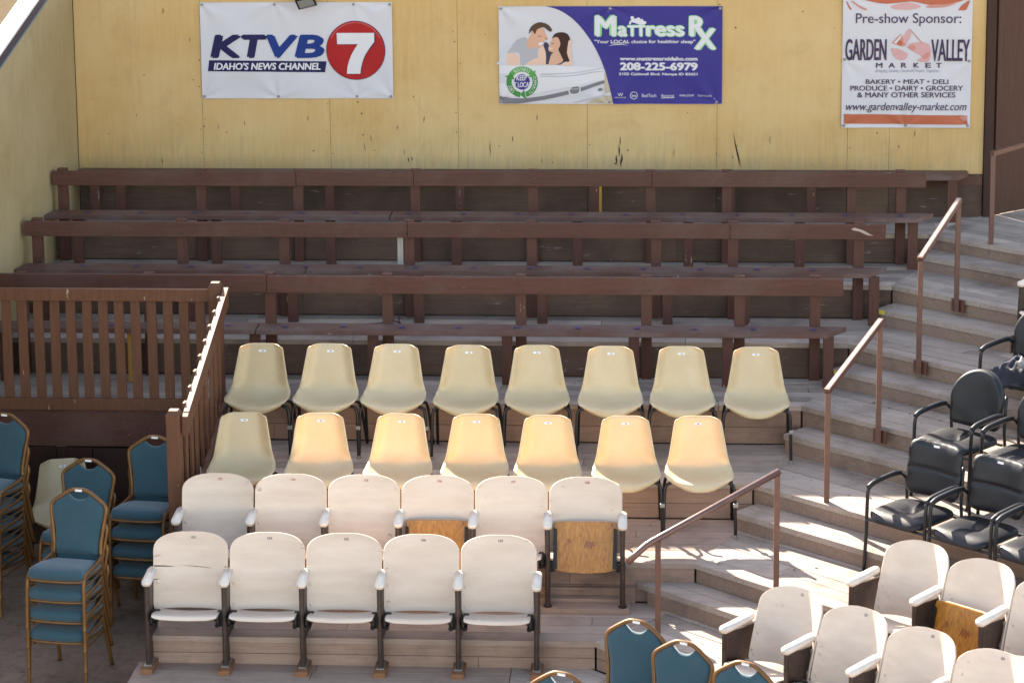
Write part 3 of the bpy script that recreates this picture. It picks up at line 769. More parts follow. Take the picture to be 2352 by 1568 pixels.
for st, a in (('M', (1030, 1242, 145, 350)), ('a', (1256, 1350, 248, 352)), ('TT', (1352, 1530, 245, 350)), ('ress', (1535, 1912, 248, 352)), ('R', (1958, 2122, 152, 352)), ('X', (2008, 2224, 272, 482))):
    bb = .018
    T2(st, a[0]-7, a[1]+7, a[2]-7, a[3]+7, 'p_lime', 2.4, bold=.075); T2(st, *a, 'p_white', 3.2, bold=.035)
body = [(1366, 232), (1372, 205), (1392, 188), (1380, 172), (1385, 156), (1402, 152), (1416, 162), (1414, 180), (1440, 176), (1455, 166), (1472, 170), (1480, 184), (1498, 180), (1510, 200), (1534, 206), (1538, 222), (1520, 236), (1470, 238), (1420, 218), (1390, 212), (1384, 234)]
pr.poly([k2(*p) for p in body], 'p_white', 3.2)
T2('"Your LOCAL choice for healthier sleep"', 1026, 2018, 385, 430, bold=.03)
pr.poly([k2(*p) for p in ((1165, 448), (1215, 430), (1290, 426), (1366, 442), (1290, 434), (1215, 438))], 'p_white', 3)
pr.poly([k2(*p) for p in ((1185, 418), (1360, 416), (1360, 420), (1185, 422))], 'p_white', 3)
T2('www.mattressrxidaho.com', 1275, 2042, 553, 592, bold=.05)
T2('208-225-6979', 1276, 2044, 610, 690, bold=.06)
T2('2102 Caldwell Blvd. Nampa ID 83651', 1266, 2042, 712, 746, bold=.045)
T2('W', 1256, 1308, 912, 948); T2('WELLSVILLE', 1226, 1336, 953, 966)
cS = k2(1415, 940); pr.disc(cS, .036, 'p_white', 2.4, r0=.031); T2('Serta', 1393, 1440, 925, 955, bold=.01)
T2('BedTech', 1494, 1636, 924, 956); T2('Beautyrest', 1684, 1816, 925, 960, shear=.3); T2('MALOUF', 1868, 2008, 928, 948, bold=.01); T2('Posh+Lavish', 2050, 2180, 928, 950)
pr.poly([k2(*p) for p in ((1684, 960), (1810, 955), (1818, 961), (1690, 966))], 'p_white', 3)
def A2(pts, m, lay, sm=True):
    if sm: q = [(v.x, v.y) for v in curve([(*p, 0) for p in pts+[pts[0]]], 3)[:-1]]
    else: q = pts
    pr.poly([k2(*p) for p in q], m, lay)
# couple lying on the bed (generic flat figures)
A2([(82, 600), (95, 520), (150, 450), (240, 400), (330, 380), (395, 390), (440, 450), (500, 470), (560, 540), (560, 632), (82, 632)], 'p_ltgrey', 1.3)
A2([(158, 520), (250, 395), (345, 360), (380, 420), (470, 470), (480, 560), (360, 630), (290, 632), (280, 520)], 'p_grey', 1.6)
A2([(160, 518), (215, 515), (278, 545), (282, 630), (168, 632), (158, 570)], 'p_skin2', 1.9)
A2([(330, 632), (400, 590), (455, 565), (480, 600), (500, 632)], 'p_skin2', 2.0)
A2([(465, 500), (530, 440), (548, 500), (545, 560), (570, 632), (510, 632), (470, 580)], 'p_skin2', 1.8)
A2([(360, 400), (400, 330), (410, 300), (470, 262), (520, 275), (545, 330), (565, 375), (548, 388), (528, 395), (530, 420), (510, 445), (470, 472), (420, 450), (390, 480), (358, 450)], 'p_skin', 2.2)
A2([(378, 328), (390, 275), (430, 232), (490, 212), (560, 232), (605, 280), (595, 308), (560, 288), (520, 262), (460, 285), (440, 330), (410, 295)], 'p_hair', 2.5)
A2([(468, 418), (492, 412), (522, 415), (500, 442), (478, 438)], 'p_white', 2.6)
A2([(470, 345), (500, 350), (500, 356), (470, 352)], 'p_hair', 2.6, False); A2([(540, 372), (560, 375), (558, 380), (540, 378)], 'p_hair', 2.6, False)
A2([(545, 630), (545, 520), (520, 430), (560, 415), (620, 510), (700, 540), (760, 600), (770, 632)], 'p_slate', 2.0)
A2([(570, 632), (600, 530), (660, 505), (720, 560), (700, 610), (640, 632)], 'p_skin', 2.1)
A2([(690, 632), (740, 605), (800, 600), (805, 640), (700, 640)], 'p_skin2', 2.6)
A2([(600, 400), (620, 370), (660, 340), (700, 400), (690, 470), (640, 505), (590, 505), (570, 480), (580, 440)], 'p_skin', 2.3)
A2([(605, 375), (640, 325), (710, 312), (765, 335), (785, 390), (770, 450), (752, 520), (785, 560), (770, 605), (720, 590), (690, 530), (670, 480), (690, 430), (670, 370), (640, 360)], 'p_hair2', 2.7)
A2([(770, 400), (800, 380), (795, 470), (805, 600), (780, 590), (755, 510)], 'p_skin2', 2.9)
A2([(580, 462), (600, 470), (618, 468), (600, 480), (585, 476)], 'p_white', 2.7)
A2([(600, 418), (625, 424), (624, 430), (600, 425)], 'p_hair', 2.7, False)
# the mattress
A2([(82, 640), (600, 640), (1095, 660), (1120, 700), (1125, 780), (900, 830), (520, 900), (300, 950), (82, 940)], 'p_white', 1.25, False)
A2([(500, 722), (760, 715), (960, 690), (1095, 660), (1097, 666), (960, 698), (760, 724), (500, 734)], 'p_grey', 1.8)
A2([(500, 745), (780, 740), (1000, 705), (1105, 695), (1106, 701), (1000, 714), (780, 750), (500, 752)], 'p_grey', 1.8)
A2([(82, 720), (160, 722), (160, 822), (82, 815)], 'p_ltgrey', 1.6, False)
A2([(82, 945), (200, 965), (340, 968), (520, 945), (700, 905), (900, 855), (1125, 785), (1125, 815), (900, 895), (700, 945), (520, 985), (340, 1012), (280, 1020), (82, 1018)], 'p_dkgrey', 1.9, False)
A2([(790, 845), (870, 838), (888, 880), (870, 925), (790, 935), (768, 895)], 'p_white', 2.3); A2([(800, 856), (865, 848), (878, 880), (860, 915), (798, 922), (780, 892)], 'p_dkgrey', 2.6)
T2('Beautyrest', 795, 868, 862, 885, 'p_ltgrey', 3.0, shear=.2)
A2([(1062, 868), (1104, 864), (1102, 890), (1062, 896)], 'p_dkgrey', 2.2, False)
A2([(820, 1005), (1000, 965), (1115, 930), (1115, 938), (1000, 975), (840, 1010)], 'p_grey', 1.9)
A2([(1125, 700), (1150, 770), (1185, 905), (1130, 915), (1120, 790)], 'p_sand', 1.2, False); A2([(930, 1015), (1110, 945), (1190, 935), (1208, 1018)], 'p_sand', 1.2, False)
# recycling style ring
c = k2(308, 805); r = .148
pr.disc(c, r+.006, 'p_white', 2.6, r0=r*.60, n=60)
pr.disc(c, r, 'p_green', 3.1, r0=r*.66, a0=42, a1=150); pr.disc(c, r, 'p_dkgreen', 3.1, r0=r*.66, a0=156, a1=262); pr.disc(c, r, 'p_dkgreen', 3.1, r0=r*.66, a0=-74, a1=36)
for a, m in ((30, 'p_green'), (150, 'p_dkgreen'), (-88, 'p_dkgreen')):
    q = lambda rr, aa: (c[0]+rr*cos(R(aa)), c[1]+rr*sin(R(aa)))
    sg = 1 if a == 150 else (1 if a == 30 else 1)
    pr.poly([q(r*1.16, a+12), q(r*.84, a-12), q(r*.5, a+12)], m, 3.5)
pr.disc(c, r*.5, 'p_violet', 3.0)
T2('KEEP', 252, 356, 738, 790, 'p_white', 4.2, bold=.02); T2('IT LOCAL', 218, 396, 806, 858, 'p_white', 4.2, bold=.02)
pr.arc_text('BUSINESS', c, r*.83, 90, 9.5, r*.22, 'p_white', 4.0); pr.arc_text('COMMUNITY', c, r*.83, -18, 9.5, r*.20, 'p_white', 4.0); pr.arc_text('JOBS', c, r*.83, 212, 10, r*.22, 'p_white', 4.0, flip=True)

# --- market banner
o, pr, W, H = banner('market_banner', 'white market sponsor banner with orange bands beside the brown door', 6.04, 7.235, .845, 2.13,
                     [(.0, 1), (1, 1), (.012, .50), (.99, .49), (0, 0), (.5, 0), (1, 0)], .0075, M['vinyl_white'])
def k3(x, y):
    l = 205-30*(y/1480); r_ = 1730-40*(y/1480)
    return ((x-l)/(r_-l)*W, (1-(y+120)/(1488+120))*H)
def T3(st, x0, x1, y0, y1, m='p_text', lay=3, **kw):
    u0, v1 = k3(x0, y0); u1, v0 = k3(x1, y1); return pr.text(st, u0, u1, v0, v1, m, lay, **kw)
T3('Pre-show Sponsor:', 355, 1588, 140, 292, bold=.002)
T3('GARDEN', 230, 712, 440, 695, bold=.012); T3('VALLEY', 1240, 1688, 445, 702, bold=.012)
for st, x in zip('MARKET', (588, 736, 885, 1030, 1170, 1295)): T3(st, x, x+(76 if st in 'MA' else 64), 722, 780, bold=.03)
T3('Bringing Quality Foods & People Together', 582, 1336, 796, 842, 'p_faint', 3, shear=.3)
def spaced(a, x0, x1, y0, y1): T3(a, x0, x1, y0, y1, bold=.018)
spaced('BAKERY \u2022 MEAT \u2022 DELI', 468, 1438, 916, 970); spaced('PRODUCE \u2022 DAIRY \u2022 GROCERY', 285, 1610, 990, 1050); spaced('& MANY OTHER SERVICES', 366, 1520, 1068, 1130)
T3('www.gardenvalley-market.com', 232, 1650, 1190, 1310, shear=.28, bold=.004)
def A3(pts, m, lay, sm=True):
    q = [(v.x, v.y) for v in curve([(*p, 0) for p in pts+[pts[0]]], 3)[:-1]] if sm else pts
    pr.poly([k3(*p) for p in q], m, lay)
A3([(208, 1326), (1656, 1342), (1660, 1450), (206, 1440)], 'p_orange', 2, False)
A3([(1560, 1360), (1660, 1346), (1658, 1400), (1640, 1430)], 'p_salmon', 2.4, False)
A3([(250, 0), (290, 70), (305, 92), (285, 95), (255, 40), (240, 0)], 'p_orange', 2); A3([(320, 0), (400, 50), (490, 95), (440, 98), (350, 40), (300, 0)], 'p_salmon', 2)
A3([(360, -40), (520, 0), (720, 30), (1000, 5), (1200, 40), (1400, 45), (1560, 10), (1690, -40), (1690, -90), (360, -90)], 'p_orange', 2)
A3([(1170, 70), (1250, 40), (1420, 35), (1560, 5), (1440, 60), (1250, 78)], 'p_salmon', 2.2); A3([(1555, 108), (1600, 50), (1690, -10), (1670, 60), (1640, 105)], 'p_orange', 2.2)
A3([(760, 60), (950, 15), (1120, 60), (1000, 98), (820, 92)], 'p_pink', 1.8)
A3([(773, 490), (878, 385), (900, 415), (945, 500), (940, 520), (900, 532)], 'p_salmon', 2.2, False); A3([(800, 488), (880, 400), (890, 415), (830, 495)], 'p_white', 2.5, False)
A3([(905, 420), (985, 320), (1000, 400), (960, 470), (935, 510), (915, 470)], 'p_pink', 2.3); A3([(985, 318), (1140, 490), (1128, 496), (982, 330)], 'p_salmon', 2.4, False)
A3([(830, 500), (850, 465), (885, 460), (900, 500), (870, 520)], 'p_orange', 2.6)
A3([(950, 540), (1010, 490), (1210, 500), (1212, 700), (1070, 695), (1130, 650), (1050, 600)], 'p_pink', 2.2); A3([(965, 545), (1015, 510), (1060, 540), (1020, 580)], 'p_salmon', 2.5)
A3([(765, 550), (870, 565), (960, 620), (930, 680), (860, 690), (790, 630)], 'p_pink', 2.2); A3([(1130, 640), (1212, 590), (1212, 650), (1150, 680)], 'p_salmon', 2.5)

# ------------------------------------------------------------------ cream plastic chairs
def make_plastic():
    t = thing('plastic_chair', 'x', 'chair')
    prof = curve([(.435, .845), (.40, .74), (.365, .62), (.335, .53), (.295, .468), (.22, .437), (.12, .432), (.03, .440), (-.005, .434), (-.022, .415), (-.024, .395)], 5)
    prof = [(p.x, p.y) for p in curve([(a, b, 0) for a, b in [(.435, .845), (.432, .838), (.426, .822), (.40, .74), (.365, .62), (.335, .53), (.295, .472), (.22, .440), (.12, .434), (.03, .440), (.006, .437), (-.008, .422), (-.011, .402)]], 5)]
    L = [0]
    for a, b in zip(prof[:-1], prof[1:]): L.append(L[-1]+math.hypot(b[0]-a[0], b[1]-a[1]))
    nu = 22
    def hw(v):
        pts = [(0, .150), (.012, .166), (.03, .1735), (.06, .178), (.62, .248), (.74, .256), (.84, .252), (.91, .235), (.96, .205), (1, .165)]
        for (a, p), (b, q) in zip(pts[:-1], pts[1:]):
            if v <= b: return p+(q-p)*(v-a)/(b-a)
        return .165
    bm = bmesh.new(); grid = []
    for i, (y, z) in enumerate(prof):
        v = L[i]/L[-1]; row = []
        back = max(0, min(1, (.58-v)/.2)); seat = 1-back
        for j in range(nu+1):
            u = -1+2*j/nu; x = hw(v)*u; a = abs(u)
            top = max(0, 1-v/.05)
            yy = y - back*(.062*max(0, (a-.55)/.45)**1.7) ; zz = z + seat*(.045*a**2.6)*(1 if v < .85 else max(.25, (1-v)/.15)) - top*.006*a**4 - (0 if v < .85 else (v-.85)/.15*.012*(1-a**2))
            if v > .9: yy += (v-.9)/.1*.075*a**2.5
            row.append(bm.verts.new((x, yy, zz)))
        grid.append(row)
    for A, B in zip(grid[:-1], grid[1:]):
        for j in range(nu): bm.faces.new((A[j], A[j+1], B[j+1], B[j]))
    rim = [v.co.copy() for v in grid[0]] + [r_[-1].co.copy() for r_ in grid[1:]] + [v.co.copy() for v in grid[-1][::-1][1:]] + [r_[0].co.copy() for r_ in grid[::-1][1:]]
    bmesh.ops.recalc_face_normals(bm, faces=bm.faces[:])
    bmesh.ops.solidify(bm, geom=bm.faces[:], thickness=.006)
    tube(bm, rim, .0065, 6, cap=False)
    link('shell', bm, M['plastic'], t, smooth=True)
    for s_ in (-1, 1):
        bm = bmesh.new(); tube(bm, curve([(s_*.272, .075, 0), (s_*.268, .085, .20), (s_*.262, .10, .36), (s_*.240, .11, .412), (s_*.17, .12, .424)], 5), .0125, 8)
        link('leg', bm, M['tube'], t, smooth=True)
        bm = bmesh.new(); tube(bm, curve([(s_*.272, .50, 0), (s_*.262, .40, .22), (s_*.252, .32, .37), (s_*.235, .28, .412), (s_*.17, .26, .424)], 5), .0125, 8)
        link('leg', bm, M['tube'], t, smooth=True)
        bm = bmesh.new(); tube(bm, [(s_*.272, .075, 0), (s_*.272, .076, .025)], .016, 8); link('foot_cap', bm, M['clamp'], t)
    bm = bmesh.new(); box(bm, (.272, .082, .255), (.036, .036, .03), .004); link('clamp', bm, M['clamp'], t)
    bm = bmesh.new(); box(bm, (0, 0, 0), (.058, .002, .017), 0, Matrix.Translation((0, .405, .795)) @ Matrix.Rotation(R(-18), 4, 'X')); lb = link('number_label', bm, M['label'], t)
    bm = bmesh.new(); box(bm, (.004, -.0016, 0), (.016, .001, .007), 0, Matrix.Translation((0, .405, .795)) @ Matrix.Rotation(R(-18), 4, 'X')); link('number', bm, M['ink_grey'], lb)
    return t
pc = make_plastic(); used = []
def place(proto, loc, rz, label, group, tilt=0):
    o = proto if proto not in used else copy_tree(proto)
    used.append(proto)
    o.location = loc; o.rotation_euler = (0, 0, rz); o['label'] = label
    if group: o['group'] = group
    return o
ORD = ['first', 'second', 'third', 'fourth', 'fifth', 'sixth', 'seventh', 'eighth']
P1X = [1.1086, 1.658, 2.2054, 2.7894, 3.3712, 3.9474, 4.5249, 5.1072]
P2X = [1.1527, 1.7523, 2.3429, 2.9345, 3.4907, 4.0909, 4.6427]
for i, x in enumerate(P1X):
    lb = f'cream plastic chair in the rear cream row, {ORD[i]} from the sloping railing'
    if i == 7: lb = 'cream plastic chair at the right end of the rear cream row, by the aisle steps'
    place(pc, (x, -3.99+random.uniform(-.012, .012), LZ[4]), R(random.uniform(-3, 3)), lb, 'cream plastic chairs in two rows')
for i, x in enumerate(P2X):
    lb = f'cream plastic chair in the front cream row, {ORD[i]} from the sloping railing'
    if i == 6: lb = 'cream plastic chair at the right end of the front cream row, above the bent handrail'
    place(pc, (x, -4.985+random.uniform(-.012, .012), LZ[5]), R(random.uniform(-3.5, 3.5)), lb, 'cream plastic chairs in two rows')
place(pc, (-.40, -4.22, -2.1), R(14), 'cream plastic chair on the ground, half hidden behind stacked blue chairs', None)

# ------------------------------------------------------------------ white folding theatre seats
def theatre(name_num, num_mat, folded, label, loc, rz, group, pitch, first_arm=True, last=False, blocks=True, bo=0., recl=.105, conc=.055, arm0=.0, arml=0., dep=.28, bdx=0., z1=.875):
    t = thing('theatre_seat', label, 'seat', loc, rz, group)
    P = pitch; cx = P/2
    # curved back
    bm = bmesh.new(); n = 20; hwid = P*.485
    def outline():
        pts = []
        rt = .13
        for i in range(n+1): pass
        return pts
    nz = 22; grid = []
    z0 = .345
    def yback(x, z): return .225+bo+recl*max(0, (z-z0)/(z1-z0))**1.15 - conc*(abs(x)/hwid)**2.2
    for j in range(nz+1):
        row = []
        q = sin(pi/2*min(1, j/nz*1.0)); zz = z0+(z1-z0)*q*.9995
        hb = .120; dz = z1-zz
        ww = hwid*(1-.015*(1-q))
        if dz < hb: ww *= max(.04, (1-((hb-dz)/hb)**2.6))**(1/2.9)
        if j == 0: ww -= .008
        for i in range(n+1):
            x = ww*(-1+2*i/n)
            row.append(bm.verts.new((cx+x, yback(x, zz), zz)))
        grid.append(row)
    for A, B in zip(grid[:-1], grid[1:]):
        for i in range(n): bm.faces.new((A[i], A[i+1], B[i+1], B[i]))
    rim = [v.co.copy()+Vector((0, .006, 0)) for v in grid[0]]+[r_[-1].co.copy()+Vector((0, .006, 0)) for r_ in grid[1:]]+[v.co.copy()+Vector((0, .006, 0)) for v in grid[-1][::-1][1:]]+[r_[0].co.copy()+Vector((0, .006, 0)) for r_ in grid[::-1][1:]]
    bmesh.ops.recalc_face_normals(bm, faces=bm.faces[:])
    if sum(f.normal.y for f in bm.faces) > 0: bmesh.ops.reverse_faces(bm, faces=bm.faces[:])
    ret = bmesh.ops.solidify(bm, geom=bm.faces[:], thickness=.013)
    bmesh.ops.translate(bm, verts=bm.verts, vec=(-cx, 0, 0))
    bk = link('backrest', bm, M['seat_white'], t, smooth=True); bk.location = (cx+bdx, 0, 0)
    try:
        bk.data.set_sharp_from_angle(angle=R(40))
    except Exception: pass
    for sx in (-1, 1):
        for zz in (.39, .53):
            bm = bmesh.new(); yy = yback(hwid*.9, zz)
            tube(bm, [(cx+bdx+sx*hwid*.9, yy-.004, zz), (cx+bdx+sx*hwid*.9, yy+.004, zz)], .011, 10); link('bolt', bm, M['arm_white'], t)
    if 'crack' in label:
        bm = bmesh.new()
        for pts in (((-.262, .655), (-.20, .648), (-.15, .640), (-.115, .637), (-.15, .635), (-.20, .640), (-.262, .646)), ((-.08, .643), (.0, .638), (.10, .632), (.17, .628), (.10, .629), (.0, .635)), ((-.262, .56), (-.21, .557), (-.262, .553)), ((-.262, .72), (-.20, .722), (-.262, .716))):
            f = bm.faces.new([bm.verts.new((cx+x, yback(x, z)-.0018, z)) for x, z in pts])
        bmesh.ops.triangulate(bm, faces=bm.faces[:])
        link('crack', bm, M['ink_black'], t, smooth='flat')
    if name_num:
        me = text_mesh(name_num, .01); bm = bmesh.new(); bm.from_mesh(me); bpy.data.meshes.remove(me)
        for v in bm.verts: v.co = (cx+bdx+(v.co.x-.45)*.026, .3, z1-.049+v.co.y*.026)
        for v in bm.verts: v.co.y = yback(v.co.x-cx-bdx, v.co.z)-.0022
        link('seat_number', bm, num_mat, t, smooth='flat')
    # seat
    sw = P*.435
    def pan(bm, off, th, flat=1.):
        prof = [(.195, -.034), (.14, -.026), (.07, -.012), (.0, .002), (-.045, .008), (-.064, .0), (-.074, -.018)]
        g_ = []
        prof2 = curve([(a, b, 0) for a, b in prof], 3)
        for k, p in enumerate(prof2):
            q = k/(len(prof2)-1); wv = sw*(1-.05*q) if q < .85 else sw*(.95-.25*((q-.85)/.15)**2)
            g_.append([bm.verts.new((wv*(-1+2*i/12), p.x, p.y + off-.016*(1-abs(-1+2*i/12)**2)*(1-.6*q)+.008)) for i in range(13)])
        for A, B in zip(g_[:-1], g_[1:]):
            for i in range(12): bm.faces.new((A[i], A[i+1], B[i+1], B[i]))
        bmesh.ops.recalc_face_normals(bm, faces=bm.faces[:])
        bmesh.ops.solidify(bm, geom=bm.faces[:], thickness=th)
    if not folded:
        bm = bmesh.new(); pan(bm, .375, .013)
        st = link('seat', bm, M['seat_white'], t, smooth=True); st.location = (cx, 0, 0)
        try: st.data.set_sharp_from_angle(angle=R(45))
        except Exception: pass
        for sx in (-1, 1):
            bm = bmesh.new(); box(bm, (sx*(sw-.02), .06, .350), (.028, .16, .030), .006); tube(bm, [(sx*(sw-.03), .10, .335), (sx*(P/2-.012), .10, .335)], .026, 10)
            box(bm, (sx*(P/2-.036), .075, .322), (.052, .10, .088), .016); tube(bm, [(sx*(P/2-.05), .02, .31), (sx*(P/2-.05), -.01, .30)], .017, 8); box(bm, (sx*(sw-.004), .03, .352), (.016, .16, .05), .006)
            link('hinge', bm, M['hinge'], st)
    else:
        fm = Matrix.Translation((cx, .10, .30)) @ Matrix.Rotation(R(-82), 4, 'X')
        bm = bmesh.new(); poly = [(-sw*.98, -.30), (sw*.98, -.30), (sw*.98, -.02), (sw*.8, .03), (0, .055), (-sw*.8, .03), (-sw*.98, -.02)]
        poly = [(-sw*.93, .285), (-sw*.6, .292), (sw*.6, .292), (sw*.93, .285), (sw*.97, .26), (sw*.97, -.04), (sw*.6, -.060), (0, -.068), (-sw*.6, -.060), (-sw*.97, -.04), (-sw*.97, .26)]
        prism(bm, poly, lambda x, z: (cx+x, .09+.10*(z+.085)/.38-.012, .29+z), lambda x, z: (cx+x, .09+.10*(z+.085)/.38+.004, .29+z))
        st = link('seat', bm, M['varnish'], t)
        bm = bmesh.new(); prism(bm, poly, lambda x, z: (cx+x, .09+.10*(z+.085)/.38+.005, .29+z), lambda x, z: (cx+x, .09+.10*(z+.085)/.38+.014, .29+z)); link('top_face', bm, M['seat_white'], st)
        for sx in (-1, 1):
            bm = bmesh.new()
            prism(bm, [(-.02, -.03), (.012, -.03), (.010, .24), (-.012, .25)], lambda x, z: (cx+sx*(sw*.92)+x, .09+.10*(z+.085)/.38-.034, .29+z), lambda x, z: (cx+sx*(sw*.92)+x, .09+.10*(z+.085)/.38-.013, .29+z))
            box(bm, (cx+sx*(sw+.02), .10, .27), (.07, .05, .075), .010); link('hinge', bm, M['hinge'], st)
    # standards and arms
    xs_ = [0]+([P] if last else [])
    for x in xs_:
        bm = bmesh.new()
        side = [(.0, .0), (dep, .0), (dep, .30), (max(.27+bo, dep), .56), (.03-arm0, .575), (.012-arm0*.6, .40)]
        prism(bm, side, lambda y, z: (x-.009, y, z), lambda y, z: (x+.009, y, z))
        tube(bm, [(x, 0, 0), (x, .010-arm0*.6, .40), (x, .03-arm0, .585)], [.019, .018, .021], 10); tube(bm, [(x, dep, 0), (x, dep, .30), (x, max(.27+bo, dep), .565)], .014, 8)
        sd = link('standard', bm, M['iron'], t)
        bm = bmesh.new()
        arm = [(-.034, -.005), (-.027, -.022), (.0, -.030), (.027, -.022), (.034, -.005), (.031, .20+arml), (.022, .235+arml), (0, .243+arml), (-.022, .235+arml), (-.031, .20+arml)]
        prism(bm, arm, lambda a, b: (x+a, b+.02-arm0, .580+.02*(b > .15)*1), lambda a, b: (x+a, b+.02-arm0, .618+.02*(b > .15)*1))
        bmesh.ops.bevel(bm, geom=bm.edges[:], offset=.006, segments=2, affect='EDGES')
        link('armrest', bm, M['arm_white'], t, smooth=True)
        if blocks:
            bm = bmesh.new(); box(bm, (x, .11, -.020), (.088, .40, .038), .003); fb = link('foot_block', bm, M['block'], t)
            bm = bmesh.new(); box(bm, (x, .13, .004), (.058, .32, .008), .001); link('foot_plate', bm, M['clamp'], fb)
        else:
            bm = bmesh.new(); tube(bm, [(x, .0, .001), (x, .0, .008)], .032, 12); link('foot_plate', bm, M['iron'], t)
    return t
GW = 'white folding theatre seats in two straight rows'
GR = 'white folding theatre seats in the turned rows at right'
x0, x1_ = 0.8003, 4.0692; PT1 = (x1_-x0)/6
for i in range(6):
    num = str(103+i); up = i in (3, 5)
    lb = f'white folding seat marked {num} in red, rear row' + (', varnished seat folded up' if up else ', seat down')
    theatre(num, M['ink_red'], up, lb, (x0+i*PT1, -5.68, -1.7305), 0, GW, PT1, last=(i == 5), blocks=False, dep=.19)
x0, x1_ = 0.7222, 3.4766; PT2 = (x1_-x0)/5
for i in range(5):
    num = str(103+i)
    lb = f'white folding seat marked {num} in black in the front white row'
    if i == 0: lb += ', cracked across its back'
    theatre(num, M['ink_black'], False, lb, (x0+i*PT2, -6.37, -1.943), 0, GW, PT2, last=(i == 4))
for i in range(4):
    p = P3(8.275+i*.527, -2.06, -1.943)
    theatre('0'+str(i+1), M['ink_black'], False, f'white folding seat marked 0{i+1} in the front turned row at lower right', p, -E42, GR, .527, last=(i == 3), bo=.055, recl=.165, conc=.115, bdx=.045, z1=.845, arm0=.03, arml=.06)
for i in range(4):
    p = P3(8.685+i*.522, -1.225, -1.733)
    lb = ['white folding seat, seat down, at the aisle end of the rear turned row',
          'white folding seat with its varnished seat folded up in the rear turned row at right',
          'white folding seat in the rear turned row, cut by the right picture edge',
          'white folding seat in the rear turned row at the picture edge, beyond the others'][i]
    if i < 3: theatre(None, None, i == 1, lb, p, -E42, GR, .522, last=(i == 2), bo=.055, recl=.165, conc=.115, bdx=.045, z1=.845, arm0=.03, arml=.06)

theatre(None, None, False, 'white folding seat at the far right edge, highest one, beside the steps', P3(7.375, 2.70, LZ[2]), -E42, GR, .522, blocks=False, dep=.24)
# ------------------------------------------------------------------ blue banquet chairs
def make_banquet():
    t = thing('banquet_chair', 'x', 'chair')
    def yb(z): return .37 + (z-.44)*.17
    half = [(.178, .44), (.176, .52), (.188, .62), (.203, .72), (.209, .770), (.198, .808), (.155, .843), (.085, .888), (.045, .904), (0, .907)]
    top = [(x, yb(z), z) for x, z in half]; path = curve(top, 4)
    full = path + [Vector((-p.x, p.y, p.z)) for p in path[::-1][1:]]
    bm = bmesh.new(); tube(bm, full, 0.0150, 8); link('back_frame', bm, M['bronze'], t, smooth=True)
    # pad
    ol = [(.158, .455), (.160, .50), (.168, .62), (.190, .72), (.196, .77), (.188, .798), (.15, .834), (.10, .866), (.082, .874), (.066, .862), (.045, .845), (.022, .837), (0, .835)]
    cl = curve([(x, z, 0) for x, z in ol], 3); ring = [(p.x, p.y) for p in cl]+[(-p.x, p.y) for p in cl[::-1][1:]]
    bm = bmesh.new()
    cxz = (0, .66); lays = []
    for sc_, dy in ((1.0, .010), (1.0, -.006), (.955, -.018), (.80, -.024)):
        lays.append([bm.verts.new((cxz[0]+(x-cxz[0])*sc_, yb(z)+dy, cxz[1]+(z-cxz[1])*sc_)) for x, z in ring])
    n = len(ring)
    for A, B in zip(lays[:-1], lays[1:]):
        for i in range(n): bm.faces.new((A[i], A[(i+1) % n], B[(i+1) % n], B[i]))
    bm.faces.new(lays[0][::-1]); bm.faces.new(lays[-1])
    link('back_pad', bm, M['fabric'], t, smooth=True)
    # seat cushion
    bm = bmesh.new(); lays = []
    so_ = [(-.205, -.02), (-.19, -.055), (-.12, -.072), (0, -.078), (.12, -.072), (.19, -.055), (.205, -.02), (.20, .18), (.185, .34), (.15, .37), (-.15, .37), (-.185, .34), (-.20, .18)]
    cl = [(p.x, p.y) for p in curve([(*p, 0) for p in so_+[so_[0]]], 3)[:-1]]; n = len(cl)
    for sc_, z in ((.97, .415), (1.0, .43), (1.0, .452), (.96, .474), (.85, .488), (.55, .496)):
        lays.append([bm.verts.new((x*sc_, .15+(y-.15)*sc_, z-.14*max(0, y*sc_+.02)-.06*max(0, y-.15)*(z > .44))) for x, y in cl])
    for A, B in zip(lays[:-1], lays[1:]):
        for i in range(n): bm.faces.new((A[i], A[(i+1) % n], B[(i+1) % n], B[i]))
    bm.faces.new(lays[0][::-1]); bm.faces.new(lays[-1]); link('seat', bm, M['fabric'], t, smooth=True)
    bm = bmesh.new(); pts = [Vector((x*.985, .15+(y-.15)*.985, .405-.10*max(0, y))) for x, y in cl]; tube(bm, pts+[pts[0]], .011, 6); link('seat_frame', bm, M['bronze'], t, smooth=True)
    for s_ in (-1, 1):
        bm = bmesh.new(); tube(bm, curve([(s_*.215, -.06, 0), (s_*.213, -.045, .25), (s_*.210, -.03, .38), (s_*.206, .0, .428), (s_*.204, .08, .436), (s_*.196, .27, .436), (s_*.181, yb(.46)-.01, .452)], 5), 0.0150, 8); link('leg', bm, M['bronze'], t, smooth=True)
        bm = bmesh.new(); tube(bm, curve([(s_*.178, yb(.45), .45), (s_*.185, .385, .36), (s_*.195, .43, .18), (s_*.205, .47, 0)], 4), 0.0150, 8); link('leg', bm, M['bronze'], t, smooth=True)
        bm = bmesh.new(); tube(bm, [(s_*.205, .02, .345), (s_*.190, .395, .345)], .008, 6); link('stretcher', bm, M['bronze'], t)
    bm = bmesh.new(); box(bm, (0, 0, 0), (.052, .003, .016), .0, Matrix.Translation((0, yb(.905)-.0135, .905)) @ Matrix.Rotation(R(-10), 4, 'X')); link('number_label', bm, M['label'], t)
    for c_ in t.children:
        for v in c_.data.vertices: v.co.z = max(v.co.z-.045, 0 if v.co.z < .02 else -1)
    return t
bc = make_banquet()
GS = 'blue banquet chairs stacked at the left'
